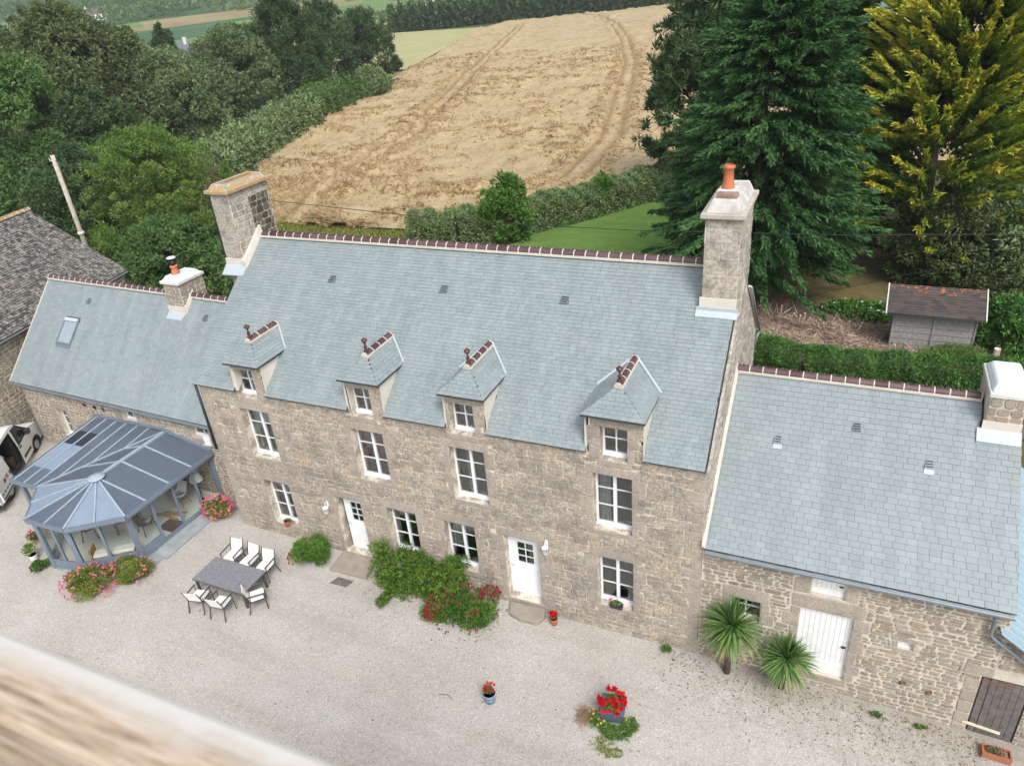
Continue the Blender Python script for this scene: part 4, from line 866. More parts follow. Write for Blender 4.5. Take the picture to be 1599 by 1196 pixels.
for x, z in ((4.15, 1.62), (11.8, 2.08)):
    q = MB(); q.box(x-.04, x+.04, -.03, 0, z+.05, z+.25); q.tube([(x, -.02, z+.2), (x, -.14, z+.26), (x, -.16, z+.16)], .012, 6); q.lathe([(.03, .14), (.10, .10), (.105, .08)], (x, -.16, z), 8); q.lathe([(.055, -.14), (.05, -.12)], (x, -.16, z), 8)
    for k in range(6): a_ = k*math.pi/3; q.bar((x+.09*math.cos(a_), -.16+.09*math.sin(a_), z+.08), (x+.05*math.cos(a_), -.16+.05*math.sin(a_), z-.13), .01)
    L = q.build('wall_lantern', M_WHT, FH); q = MB(); q.lathe([(.045, -.12), (.08, .07)], (x, -.16, z), 8); q.build('lantern_glass', glass('lantern_glass', (.9,.9,.9), .85), L)
# ------------------------------------------------------------------ barn on the right
BN = thing('barn', (19.5, 4, 0), 'lower stone barn on the right with a pale slate roof and a white plank door', 'barn')
BS = 2.9/4.24; BO = Vector((XR+.02, -.1, 3.3)); BVv = Vector((0, 4.24, 2.9)); BL_ = BVv.length; BV = BVv.normalized(); BNm = X_.cross(BV).normalized()
BD = (18.55, 19.76, -.22, 1.97); BH = (18.72, 19.48, 2.47, 3.15); BW = (20.78, 21.1, 1.38, 1.6); BA = (16.85, 17.62, 1.05, 1.78); BX = (22.6, 22.8, -1.0, 1.12)
wm = MB(); wall_front(wm, (0, .03, 0), X_, Z_, Y_, 22.8, 3.28, [BD, BH, BW, BA, BX], z0=-1.4, depth=.3, x0=XR+.01)
wm.poly([(22.8, .03, -1.4), (22.8, 8.3, -1.4), (22.8, 8.3, 3.2), (22.8, 4.14, 6.1), (22.8, .03, 3.25)]); wm.poly([(XR, 8.3, -1.4), (XR, 8.3, 3.2), (22.8, 8.3, 3.2), (22.8, 8.3, -1.4)])
BWALL = wm.build('wall', M_MOR, BN)
sr = [(18.3, 20.0, 1.98, 2.42)]+[r for o in (BD,) for r in surround(*o, lint=.3, jamb=(.22, .36), sill=.25)[1:]]+surround(*BH, lint=.14, jamb=(.28, .38), sill=0)[1:]+surround(*BW, lint=.16, jamb=(.14, .26), sill=.14)+surround(*BA, lint=.4, jamb=(.2, .3), sill=.15)+[(22.28, 22.6, z, z+.4) for z in (-1, -.6, -.2, .2, .6)]+[(22.2, 22.8, 1.13, 1.45)]
dr = [stone_piece(r, Vector((0, .03, 0)), X_, Z_, -Y_, .02, .09, .012, None, .01) for r in sr]; emit([d for d in dr if d], 'dressed_stone', M_DRS, BWALL)
rb = masonry((0, .03, 0), X_, Z_, 22.8, 3.28, (.075, .165), (.13, .46), [BD, BH, BW, BA, BX]+sr, depth=.024, corner=.34, jit=.012, z0=-1.2, x0=XR+.02, wave=.025, gap=.023, split=.05)
emit(rb, 'stone', M_RUB, BWALL, 300)
door(BN, (0, .03, 0), Y_, *BD, depth=.08, planks=10, mat=M_WHD, name='plank_door', bottom=.42); door(BN, (0, .03, 0), Y_, *BH, depth=.08, planks=7, mat=M_WHD, name='loft_hatch', bottom=.15)
window(BN, (0, .03, 0), X_, Z_, Y_, *BW, cols=1, rows=1, sill=True, depth=.12, mid=0, fr=.02); window(BN, (0, .03, 0), X_, Z_, Y_, *BA, cols=2, rows=2, depth=.2, mid=0, fr=.03, sill=False)
dk = MB(); B3 = lambda u, v, n=0: BO+X_*u+BV*v+BNm*n; BLn = 22.8-XR
dk.slab([B3(0, 0), B3(BLn, 0), B3(BLn, BL_), B3(0, BL_)], -BNm*.07); dk.slab([(XR, 4.14, 6.2), (22.82, 4.14, 6.2), (22.82, 8.5, 3.2), (XR, 8.5, 3.2)], (0, 0, -.08))
BR_ = dk.build('roof', M_DECK, BN)
emit(slates(BO, X_, BV, [(0, 0), (BLn, 0), (BLn, BL_-.03), (0, BL_-.03)], .245, .155, [(22.0-XR-.05, 9, 4.32, 7)], tail=.015), 'slate', M_SLB, BR_, 300)
ridge(BR_, (XR+.03, 4.14, 6.22), (21.95, 4.14, 6.22), r=.11)
q = MB(); q.hexa([(XR+.0, -.12, 3.34), (XR+.09, -.12, 3.34), (XR+.09, 4.14, 6.25), (XR+.0, 4.14, 6.25)], [(XR+.0, -.12, 3.45), (XR+.03, -.12, 3.45), (XR+.03, 4.14, 6.38), (XR+.0, 4.14, 6.38)]); q.build('mortar_fillet', M_MOR2, BR_)
half_gutter(BN, (XR+.1, -.19, 3.27), (22.78, -.19, 3.27), .065)
for x, y, lt in ((19.27, 3.0, None), (17.46, 2.45, .13), (20.94, 2.4, .13)): vent(BR_, (x, y, 3.3+(y+.1)*BS), BV, BNm, .2, .2, light=lt, mat=M_GUT if lt is None else flat('lead_grey', (.27,.30,.35), .4))
C3 = chimney(BN, 22.02, 22.76, 3.45, 4.95, 5.0, 6.62, ((.14, .26), (.2, .42), rubs, M_RUB), ((.14, .24), (.2, .4), rubs, M_RUB), cap=.05, crown=0, mort=M_MOR)
q = MB(); q.hexa([(22.0, 3.42, 6.73), (22.8, 3.42, 6.73), (22.8, 5.0, 6.73), (22.0, 5.0, 6.73)], [(22.12, 3.62, 6.93), (22.7, 3.62, 6.93), (22.7, 4.82, 6.93), (22.12, 4.82, 6.93)]); q.build('domed_cap', flat('white_plastered_cap', (.68,.73,.78), .5, .04, 2), C3, bevel=.06)
q = MB(); q.box(21.97, 22.78, 3.39, 3.45, 5.55, 5.98); q.build('render_skirt', M_REN, C3); q = MB(); q.hexa([(21.88, 3.12, 5.54), (22.8, 3.12, 5.54), (22.8, 3.4, 5.74), (21.88, 3.4, 5.74)], [(21.88, 3.12, 5.57), (22.8, 3.12, 5.57), (22.8, 3.4, 5.78), (21.88, 3.4, 5.78)]); q.build('zinc_apron', M_ZINL, C3)
for x, z, s in ((21.07, .28, 1), (21.66, .18, -1)): q = MB(); q.lathe([(.07, 0), (.05, .02)], (x, -.01, z), 8); q.bar((x-.07, -.01, z-.05), (x+.07, -.01, z+.05), .02); q.bar((x-.06*s, -.01, z+.06), (x+.06*s, -.01, z-.06), .02); q.build('wall_tie', M_RUST, BN)
q = MB(); q.tube([(22.47, -.19, 3.18), (22.47, -.1, 3.0), (22.47, -.09, 2.56), (22.56, -.09, 2.45), (23.9, -.09, 1.45)], .045, 8); q.build('downpipe', M_GUT, BN)
# extension right of the barn under metal sheeting
EX = thing('extension', (24, 3, -1), 'small extension beside the barn with pale blue ribbed metal roof and dark plank door', 'outbuilding')
wm = MB(); EXD = (22.8, 23.6, -1.0, 1.12); ep = [(22.8, -1.5), (26.4, -1.5), (26.4, .1), (22.81, 2.62)]
wall_front(wm, (0, .035, 0), X_, Z_, Y_, 26.4, 2.6, [EXD], z0=-1.5, depth=.3, x0=22.8, poly=ep); EW = wm.build('wall', M_MOR, EX)
emit(masonry((0, .035, 0), X_, Z_, 26.4, 2.6, (.09, .17), (.15, .45), [EXD, (22.8, 24.0, 1.12, 1.45)], depth=.024, corner=.3, jit=.012, z0=-1.5, x0=22.82, gap=.017, poly=ep), 'stone', M_RUB, EW)
q = MB(); sh = lambda x: 2.78-(x-22.62)*.72
q.slab([(22.62, -.22, sh(22.62)), (26.8, -.22, sh(26.8)), (26.8, 8.5, sh(26.8)), (22.62, 8.5, sh(22.62))], (0, 0, -.03)); q.build('metal_roof', flat('pale_blue_sheeting', (.27,.375,.43), .4, .06, 3), EX)
for i in range(30): y = -.2+i*.3; q = MB(); q.hexa([(22.62, y-.03, sh(22.62)), (22.62, y+.03, sh(22.62)), (26.8, y+.03, sh(26.8)), (26.8, y-.03, sh(26.8))], [(22.62, y-.012, sh(22.62)+.035), (22.62, y+.012, sh(22.62)+.035), (26.8, y+.012, sh(26.8)+.035), (26.8, y-.012, sh(26.8)+.035)]); q.build('rib', MATS['pale_blue_sheeting'], EX, centre=True)
DX = MB(); DX.box(22.63, 23.57, .09, .12, -1.0, 1.09); DXO = DX.build('plank_door', M_WOODD, EX)
for i in range(6): x = 22.64+i*.153; q = MB(); q.box(x+.004, x+.149, .045, .09, -1.0, 1.08-RNG.uniform(0, .03)); q.build('plank', M_WOODD, DXO, centre=True)
q = MB(); q.bar((22.62, .03, .98), (23.3, .03, .98), .02, .05); q.build('hinge', M_RUST, DXO); q = MB(); q.bar((22.5, .02, -.52), (23.3, .02, -.62), .03, .07); q.build('pale_bar', M_CUT, DXO)

# ------------------------------------------------------------------ west wing
th = math.radians(-1.767); MW = Matrix.Translation((-1.5, .91, 0))@Matrix.Rotation(th, 4, 'Z')
WG = thing('wing', (-7, 4, 0), 'lower stone wing with a roof window and squat chimney, behind the glass conservatory', 'house')
w1 = (-8.9, -8.22, .9, 2.2); w2 = (-4.62, -3.82, 2.45, 3.08); w3 = (-.98, -.08, 2.45, 3.08); WO = [w1, w2, w3]
VV = Vector((0, 1, 0)); wm = MB(); wall_front(wm, (0, .1, 0), X_, Z_, Y_, 1.46, 3.2, WO, z0=-.6, depth=.3, x0=-10.62)
wm.poly([(-10.62, .1, -.6), (-10.62, .1, 3.2), (-10.62, 3.23, 6.4), (-10.62, 6.3, 3.2), (-10.62, 6.3, -.6)])
wm.poly([(-10.62, 6.3, -.6), (-10.62, 6.3, 3.2), (1.4, 6.3, 3.2), (1.4, 6.3, -.6)])
WW = wm.build('wall', M_MOR, WG, M=MW)
sr = [r for o in WO for r in surround(*o, lint=.11 if o is not w1 else .3, jamb=(.25, .42), sill=.2)]
z = -.4; k = 0
while z < 3.1: h = RNG.uniform(.2, .34); w_ = (.3, .52)[k % 2]; k += 1; sr.append((-10.62, -10.62+w_, z, min(z+h, 3.15))); z += h
emit([d for d in [stone_piece(r, Vector((0, .1, 0)), X_, Z_, -Y_, .02, .09, .012, None, .01) for r in sr] if d], 'dressed_stone', M_DRS, WW, 300, MW)
emit(masonry((0, .1, 0), X_, Z_, 1.46, 3.2, (.07, .15), (.12, .36), WO+sr, depth=.024, corner=.34, jit=.012, z0=-.5, x0=-10.6, wave=.03, gap=.024, split=.05), 'stone', M_RUB, WW, 300, MW)
for o, c_ in zip(WO, (2, 2, 2)): window(WG, (0, .1, 0), X_, Z_, Y_, *o, cols=2, rows=3 if o is w1 else 2, depth=.2, M=MW, mid=.05 if o is w1 else .03)
q = MB(); q.box(-.14, .16, -.12, -.06, 2.42, 2.74); q.build('white_board', M_WHT, WG, M=MW)
for u in (-6.75, -6.15, -5.65): q = MB(); q.lathe([(.09, 0), (.09, .001)], (0, 0, 0), 10); q.v = [(u+a*1.2, .075, 2.78-(u+6.7)*.02+b) for a, b, c in q.v]; q.build('round_vent', M_DARK, WG, M=MW)
WSv = Vector((0, 3.23, 3.35)); WLn = WSv.length; WV = WSv.normalized(); WN = X_.cross(WV).normalized(); WOo = Vector((-11.03, 0, 3.2)); W3 = lambda u, v, n=0: WOo+X_*u+WV*v+WN*n
dk = MB(); UL = 12.45; dk.slab([W3(0, 0), W3(UL, 0), W3(UL, WLn), W3(0, WLn)], -WN*.07); dk.slab([(-11.03, 3.23, 6.55), (1.45, 3.23, 6.55), (1.45, 6.5, 3.2), (-11.03, 6.5, 3.2)], (0, 0, -.08)); WR = dk.build('roof', M_DECK, WG, M=MW)
SKY = (1.95, 2.82, 1.93, 3.05)
emit(slates(WOo, X_, WV, [(0, 0), (UL, 0), (UL, WLn-.03), (0, WLn-.03)], .225, .115, [SKY, (7.5, 8.35, 3.75, 4.7)]), 'slate', M_SLA, WR, 300, MW)
ridge(WR, (-11.0, 3.23, 6.57), (-3.45, 3.23, 6.57), r=.1, M=MW); ridge(WR, (-2.65, 3.23, 6.57), (.2, 3.23, 6.57), r=.1, M=MW)
half_gutter(WG, (-11.05, -.08, 3.17), (1.3, -.08, 3.17), .065, M=MW)
q = MB(); q.bar(W3(0, 0, .01), W3(0, WLn, .01), .03, .06); q.build('verge', M_MOR2, WR, M=MW)
for u, v in ((-8.07, 2.6), (-1.58, 2.6)): vent(WR, (u, v, 3.2+v*3.35/3.23), WV, WN, .2, .24, M=MW)
q = MB(); a0, a1, b0, b1 = SKY
for c in ((a0, a0+.06, b0, b1), (a1-.06, a1, b0, b1), (a0+.06, a1-.06, b0, b0+.06), (a0+.06, a1-.06, b1-.16, b1)): q.hexa([W3(c[0], c[2], 0), W3(c[1], c[2], 0), W3(c[1], c[3], 0), W3(c[0], c[3], 0)], [W3(c[0], c[2], .08), W3(c[1], c[2], .08), W3(c[1], c[3], .08), W3(c[0], c[3], .08)])
RW = q.build('roof_window', M_GUT, WG, M=MW)
q = MB(); q.hexa([W3(a0+.06, b0+.06, .03), W3(a1-.06, b0+.06, .03), W3(a1-.06, b1-.16, .03), W3(a0+.06, b1-.16, .03)], [W3(a0+.06, b0+.06, .05), W3(a1-.06, b0+.06, .05), W3(a1-.06, b1-.16, .05), W3(a0+.06, b1-.16, .05)]); q.build('pane', flat('blind_behind_glass', (.28,.33,.38), .12, .04, 2), RW, M=MW)
q = MB(); q.hexa([W3(a0+.04, b1-.15, .08), W3(a1-.04, b1-.15, .08), W3(a1-.04, b1-.01, .08), W3(a0+.04, b1-.01, .08)], [W3(a0+.04, b1-.15, .1), W3(a1-.04, b1-.15, .1), W3(a1-.04, b1-.01, .1), W3(a0+.04, b1-.01, .1)]); q.build('shutter_box', M_ZINC, RW, M=MW)
q = MB(); q.hexa([W3(a0, b0-.16, .02), W3(a1, b0-.16, .02), W3(a1, b0, .03), W3(a0, b0, .03)], [W3(a0, b0-.16, .03), W3(a1, b0-.16, .03), W3(a1, b0, .05), W3(a0, b0, .05)]); q.build('apron', M_GUT, RW, M=MW)
C4 = chimney(WG, -3.45, -2.65, 2.76, 3.95, 5.4, 7.15, ((.11, .22), (.18, .4), rubs, M_RUB), ((.12, .22), (.2, .4), rubs, M_RUB), M=MW, cap=.07, crown=.16, crownmat=flat('pale_grey_cap', (.60,.65,.69), .6, .05, 3), mort=M_MOR2)
q = MB(); q.box(-3.5, -2.6, 2.70, 2.76, 5.7, 6.28); q.hexa([(-2.65, 2.72, 5.9), (-2.55, 2.72, 5.9), (-2.55, 3.3, 6.5), (-2.65, 3.3, 6.5)], [(-2.65, 2.72, 6.25), (-2.6, 2.72, 6.25), (-2.6, 3.3, 6.8), (-2.65, 3.3, 6.8)]); q.build('render_skirt', M_REN, C4, M=MW)
q = MB(); q.hexa([(-3.55, 2.5, 5.80), (-2.75, 2.5, 5.80), (-2.6, 2.72, 6.04), (-3.5, 2.72, 6.04)], [(-3.55, 2.5, 5.84), (-2.75, 2.5, 5.84), (-2.6, 2.72, 6.08), (-3.5, 2.72, 6.08)]); q.build('zinc_apron', M_ZINL, C4, M=MW)
q = MB(); q.lathe([(.17, 0), (.16, .05), (.12, .16), (.115, .22), (.14, .25), (.145, .30), (.12, .33)], (-3.12, 3.2, 7.42), 16); q.build('chimney_pot', M_TERRA, C4, M=MW)
q = MB(); q.lathe([(.08, 0), (.08, .18)], (-3.12, 3.2, 7.74), 12)
for k in range(4): a_ = k*1.57; q.bar((-3.12+.07*math.cos(a_), 3.2+.07*math.sin(a_), 7.9), (-3.12+.07*math.cos(a_), 3.2+.07*math.sin(a_), 8.04), .02)
q.build('flue_pipe', M_BLK, C4, M=MW); q = MB(); q.lathe([(.17, 0), (.16, .03), (.05, .06)], (-3.12, 3.2, 8.03), 16); q.build('cowl', M_WHT, C4, M=MW)

# ------------------------------------------------------------------ old building at the left edge
d_ = Vector((-.205, .979, 0)).normalized(); MO = Matrix.Translation((-13.75, 2.1, 0))@Matrix.Rotation(math.atan2(d_.y, d_.x)-math.pi/2, 4, 'Z')
OB = thing('old_stone_building', (-17, 4, 0), 'old stone building at the left edge with a dark lichen-blotched slate roof', 'barn')
wm = MB(); wm.poly([(0, -9, -.3), (0, 8.1, -.3), (0, 8.1, 4.5), (0, -9, 4.5)]); wm.poly([(0, 8.1, -.3), (-8.8, 8.1, -.3), (-8.8, 8.1, 4.5), (-4.4, 8.1, 7.7), (0, 8.1, 4.5)]); OW = wm.build('wall', M_MOR, OB, M=MO)
emit(masonry((0, 0, 0), Y_, Z_, 8.1, 4.5, (.11, .2), (.16, .42), [], depth=.03, corner=.32, jit=.014, z0=0, x0=-5, gap=.022, wave=.03), 'stone', M_RUB, OW, 300, MO)
OV = Vector((-4.55, 0, 3.25)); OL = OV.length; dk = MB(); O3 = lambda u, v: Vector((.15, -9, 4.5))+Y_*u+OV.normalized()*v
dk.slab([O3(0, 0), O3(17.3, 0), O3(17.3, OL), O3(0, OL)], (0, 0, -.08)); dk.slab([(-4.4, -9, 7.75), (-4.4, 8.3, 7.75), (-9, 8.3, 4.5), (-9, -9, 4.5)], (0, 0, -.08)); OR = dk.build('roof', M_DECK, OB, M=MO)
emit(slates(Vector((.15, -2, 4.5)), Y_, OV, [(0, 0), (10.3, 0), (10.3, OL), (0, OL)], .21, .125, tail=.03, jit=.012), 'slate', M_OLD, OR, 300, MO)
ridge(OR, (-4.4, -2, 7.76), (-4.4, 8.3, 7.76), r=.12, L=.4, mat=lich('lichened_red_ridge', (.30, .16, .10)), bed=False, M=MO); half_gutter(OB, (.24, -9, 4.46), (.24, 8.3, 4.46), .07, M=MO)

# ------------------------------------------------------------------ conservatory
CV = thing('conservatory', (-4, -1.5, 0), 'blue-grey glass conservatory with a many-sided end, against the left wing', 'conservatory')
ring = [(-7.52, 1.2), (-7.52, -2.47), (-6.2, -2.47), (-4.62, -4.02), (-3.42, -3.84), (-1.93, -2.72), (-1.85, .95)]
eave = [(-7.73, 1.2), (-7.73, -2.64), (-6.28, -2.65), (-5.0, -4.05), (-3.2, -4.0), (-1.74, -2.87), (-1.66, .98)]
EZc, HUB, RE = 1.95, Vector((-3.9, -1.98, 2.42)), Vector((-3.85, 1.05, 2.42))
b = MB(); b.slab([(x, y, -.3) for x, y in ring], (0, 0, .30)); b.build('floor', M_FLOOR, CV)
b = MB(); b.slab([(-8.0, -2.5, -.4), (-6.3, -2.75, -.4), (-5.1, -4.05, -.4), (-3.2, -4.1, -.4), (-1.4, -2.9, -.4), (-1.15, .9, -.4), (-7.5, .9, -.4)], (0, 0, .34)); b.build('plinth', M_PAVE, CV)
for i in range(6): q = MB(); y = -2.4+i*.55; q.box(-1.78, -1.22+.0*i, y, y+.54, -.1, -.035+.004*(i % 2)); q.build('paving_slab', M_PAVE, CV, centre=True)
bays = [3, 1, 2, 2, 2, 4]
for i in range(6):
    a, c = Vector((*ring[i], 0)), Vector((*ring[i+1], 0)); n = bays[i]; d = c-a; dn = d.normalized(); L = d.length
    for k in range(n+1):
        if k == n and i < 5: continue
        p = a+d*(k/n); w_ = .16 if k in (0, n) else .09
        q = MB(); q.bar(p, p+Vector((0, 0, EZc-.1)), w_, w_*.7, up=dn.cross(Z_)); q.build('post', M_BLUE, CV, centre=True)
    q = MB(); q.bar(a+Vector((0, 0, EZc-.11)), c+Vector((0, 0, EZc-.11)), .08, .1); q.build('top_rail', M_BLUE, CV); q = MB(); q.bar(a+Vector((0, 0, .04)), c+Vector((0, 0, .04)), .09, .08); q.build('bottom_rail', M_BLUE, CV)
    for k in range(n):
        p0, p1 = a+d*(k/n)+dn*.04, a+d*((k+1)/n)-dn*.04; low = .34 if not (i == 5 and k in (1, 2, 3)) else .08
        if low > .1: q = MB(); q.bar(p0+Vector((0, 0, .08+(low-.08)/2)), p1+Vector((0, 0, .08+(low-.08)/2)), .05, low-.08); q.build('lower_panel', M_BLUE, CV, centre=True)
        q = MB(); q.bar(p0+Vector((0, 0, low)), p1+Vector((0, 0, low)), .06, .04)
        q.build('glazing_rail', M_BLUE, CV, centre=True)
        q = MB(); q.bar(p0+Vector((0, 0, (low+EZc-.16)/2)), p1+Vector((0, 0, (low+EZc-.16)/2)), .008, EZc-.16-low); q.build('glass_pane', M_CGL, CV, centre=True)
for i in range(6):
    a, c = Vector((*eave[i], EZc)), Vector((*eave[i+1], EZc)); q = MB(); q.bar(a-Vector((0, 0, .03)), c-Vector((0, 0, .03)), .10, .09); q.bar(a+Vector((0, 0, .03)), c+Vector((0, 0, .03)), .03, .05); q.bar(a-Vector((0, 0, .1)), c-Vector((0, 0, .1)), .05, .06); q.build('gutter', M_BLUE, CV)
def rp(pts, mat=None): q = MB(); q.slab(pts, (0, 0, -.025)); q.build('roof_panel', mat or M_RPAN, CV, centre=True)
def rb_(a, c, w_=.06, mat=None, h=.035): q = MB(); q.bar(Vector(a)+Vector((0, 0, .022)), Vector(c)+Vector((0, 0, .022)), w_, h); q.build('roof_bar', mat or M_BLUL, CV, centre=True)
E3 = [Vector((x, y, EZc+.03)) for x, y in eave]; A_, B_, C_, D_e, E_, F_ = E3[6], E3[5], E3[4], E3[3], E3[2], E3[1]
lerp = lambda p, q, t: Vector(p).lerp(Vector(q), t)
rt = [lerp(RE, HUB, k/3) for k in range(4)]; et = [lerp(A_, lerp(A_, B_, .78), k/3) for k in range(4)]; 
for k in range(3): rp([rt[k], et[k], et[k+1], rt[k+1]])
rp([HUB, et[3], B_])
for k in range(1, 4): rb_(rt[k], et[k])
rb_(HUB, B_)
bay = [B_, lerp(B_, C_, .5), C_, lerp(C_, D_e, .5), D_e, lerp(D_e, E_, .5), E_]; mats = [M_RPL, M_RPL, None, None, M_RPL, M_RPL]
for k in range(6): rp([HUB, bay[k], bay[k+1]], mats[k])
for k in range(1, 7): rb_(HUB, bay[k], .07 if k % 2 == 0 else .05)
V0, V1 = E_, Vector((-3.95, 1.05, 2.40)); vt = [lerp(V1, V0, k/3) for k in range(4)]; rt2 = [lerp(RE, HUB, k/3) for k in range(4)]
rp([rt2[0], rt2[1], vt[1]]); rp([rt2[1], rt2[2], vt[2], vt[1]]); rp([rt2[2], HUB, E_, vt[2]])
for k in (1, 2): rb_(rt2[k], vt[k], .045)
rb_(RE, HUB, .13, None, .06); rb_(V1, V0, .05)
zl = lambda y: EZc+.03+(2.40-EZc-.03)*(y+2.64)/(1.05+2.64)
xsL = [-7.73, -7.55, -7.0, -6.45, -5.9, -5.3, -4.7, -4.1]
def vy_(x): return -2.64 if x <= -6.28 else -2.64+(x+6.28)/(2.33)*3.69
for k in range(7):
    x0, x1 = xsL[k], xsL[k+1]; ya, yb_ = vy_(x0), vy_(x1)
    segs = [0, .22, .42, .78, 1.0] if 1 <= k <= 3 else [0, 1]
    for j in range(len(segs)-1):
        t0, t1 = segs[j], segs[j+1]; f = lambda x, y0, t: Vector((x, y0+(1.05-y0)*(1-t), zl(y0+(1.05-y0)*(1-t))))
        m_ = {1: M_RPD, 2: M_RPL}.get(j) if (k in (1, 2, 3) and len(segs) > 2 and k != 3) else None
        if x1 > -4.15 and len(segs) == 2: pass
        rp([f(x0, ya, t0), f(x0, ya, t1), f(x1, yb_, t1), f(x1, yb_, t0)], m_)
    if k: rb_(Vector((x0, ya, zl(ya))), Vector((x0, 1.05, zl(1.05))), .05)
q = MB(); q.lathe([(.3, 0), (.28, .03), (.08, .07), (.01, .075)], (*HUB[:2], HUB.z+.03), 16); q.build('hub_cap', M_BLUL, CV)
q = MB(); q.bar((-7.75, 1.1, 2.44), (-3.85, 1.05, 2.5), .1, .08); q.build('wall_flashing', M_BLUE, CV); q = MB(); q.bar((-3.85, 1.0, 2.5), (-1.66, .97, 2.03), .1, .08); q.build('wall_flashing', M_BLUE, CV)
# things inside it
def legs4(b, x, y, w_, d, h, r=.018, splay=.04):
    for sx in (-1, 1):
        for sy in (-1, 1): b.tube([(x+sx*(w_/2+splay), y+sy*(d/2+splay), 0), (x+sx*w_/2, y+sy*d/2, h)], r, 6)
def rattan(loc, rz, label, mat=M_RATT, high=.95):
    t = thing('rattan_chair', (0, 0, 0), label, 'chair')
    b = MB(); b.lathe([(.24, .40), (.27, .42), (.27, .45), (.22, .46)], (0, 0, 0), 14); b.build('seat', mat, t)
    b = MB(); n = 11
    for i in range(n): a_ = math.pi*(.12+.76*i/(n-1)); b.tube([(.27*math.cos(a_), .27*math.sin(a_), .43), (.31*math.cos(a_), .34*math.sin(a_), .70), (.24*math.cos(a_), .38*math.sin(a_), high-.12*abs(math.cos(a_)))], .022, 5)
    b.tube([(.31*math.cos(a), .34*math.sin(a), .7) for a in [math.pi*(.02+.96*i/14) for i in range(15)]], .025, 6); b.tube([(.25*math.cos(a), .38*math.sin(a), high-.12*abs(math.cos(a))) for a in [math.pi*(.12+.76*i/14) for i in range(15)]], .025, 6); b.build('backrest', mat, t)
    b = MB(); n = 9
    for i in range(n): a0, a1 = math.pi*(.2+.6*i/n), math.pi*(.2+.6*(i+1)/n); b.poly([(.27*math.cos(a0), .30*math.sin(a0), .5), (.27*math.cos(a1), .30*math.sin(a1), .5), (.22*math.cos(a1), .35*math.sin(a1), high-.16), (.22*math.cos(a0), .35*math.sin(a0), high-.16)], True)
    b.build('back_pad', M_CUSH if mat is M_RATT else mat, t)
    for sx in (-1, 1):
        for sy in (-1, 1): b = MB(); b.tube([(sx*.26, sy*.26, 0), (sx*.2, sy*.2, .41)], .02, 6); b.build('leg', mat, t)
    b = MB(); b.lathe([(.21, .46), (.23, .49), (.2, .52), (.02, .525)], (0, 0, 0), 14); b.build('cushion', M_CUSH, t); t.location = loc; t.rotation_euler = (0, 0, rz); return t
rc_ = rattan((-4.75, -2.45, -.0), 2.3, 'round rattan chair with cream cushion, near the outer corner of the conservatory')
copy_tree(rc_, (-3.95, -1.75, 0), 1.1, 'rattan chair with cream cushion in the middle of the conservatory floor')
rattan((-2.95, -1.55, 0), 2.9, 'tall dark brown wicker armchair behind the sliding pane of the conservatory', flat('dark_wicker', (.05,.04,.035), .7, .3, 40), 1.15)
SF = thing('sofa', (0, 0, 0), 'low wooden daybed with a long white cushion along the conservatory glass', 'sofa'); ang = math.atan2(-2.72+3.77, -1.93+3.32)
b = MB(); b.box(-.72, .72, -.2, .28, .2, .28); b.build('wooden_frame', MATS['brown_wood'] if False else flat('honey_wood', (.42,.25,.11), .6, .2, 8), SF); b = MB(); b.box(-.66, .66, -.18, .2, .28, .42); b.build('cushion', M_CUSH, SF, bevel=.05)
b = MB(); b.box(-.72, -.66, -.2, .3, .28, .62); b.build('armrest', MATS['honey_wood'], SF)
for sx in (-.66, .66):
    for sy in (-.15, .22): b = MB(); b.bar((sx, sy, 0), (sx, sy, .2), .05); b.build('leg', MATS['honey_wood'], SF)
SF.rotation_euler = (0, 0, ang); SF.location = (-2.82, -3.0, 0)
b = MB(); b.box(-2.75, -2.02, -1.35, -.75, .0, .012); tag(b.build('doormat', flat('brown_mat', (.10,.045,.035), .95), centre=True), 'dark red-brown mat on the pale conservatory floor', 'mat')
LT = thing('low_table', (-4.6, -1.1, 0), 'low red-brown wooden table between the rattan chairs', 'table'); b = MB(); b.box(-4.95, -4.35, -1.5, -.8, .38, .42); b.build('table_top', M_WOODB, LT)
for x in (-4.9, -4.4):
    for y in (-1.45, -.85): b = MB(); b.bar((x, y, 0), (x, y, .38), .05); b.build('leg', M_WOODB, LT)
SC = thing('shell_chair', (-2.9, .05, 0), 'white moulded shell chair with thin wooden legs', 'chair'); b = MB()
b.lathe([(.02, .42), (.2, .43), (.25, .5), (.26, .56)], (-2.9, .05, 0), 16, False); b.slab([(-3.14, .12, .52), (-2.66, .12, .52), (-2.70, .33, .86), (-3.10, .33, .86)], (0, .02, .01)); b.build('seat_shell', M_WHT, SC)
for sx in (-1, 1):
    for sy in (-1, 1): b = MB(); b.tube([(-2.9+sx*.22, .05+sy*.2, 0), (-2.9+sx*.08, .05+sy*.08, .43)], .014, 6); b.build('leg', MATS['honey_wood'], SC)
TL = thing('table_lamp', (-2.3, .45, 0), 'lamp with a white cone shade on a dark stand in the conservatory corner', 'lamp'); b = MB(); b.lathe([(.16, 0), (.15, .03), (.02, .05), (.02, 1.0)], (-2.3, .45, 0), 12); b.build('stand', M_BLK, TL); b = MB(); b.lathe([(.24, .95), (.15, 1.28)], (-2.3, .45, 0), 16, False); b.build('shade', M_WHT, TL)
SB = thing('stacked_planks', (-3.3, .2, 0), 'loose pale wooden planks lying on the conservatory floor', 'planks')
for i in range(5): b = MB(); b.bar((-3.55+.12*i, -.9+.1*i, .03+.02*(i % 2)), (-2.5+.06*i, -.35-.2*(i % 3), .03+.03*(i % 2)), .1, .022); b.build('plank', MATS['honey_wood'], SB)

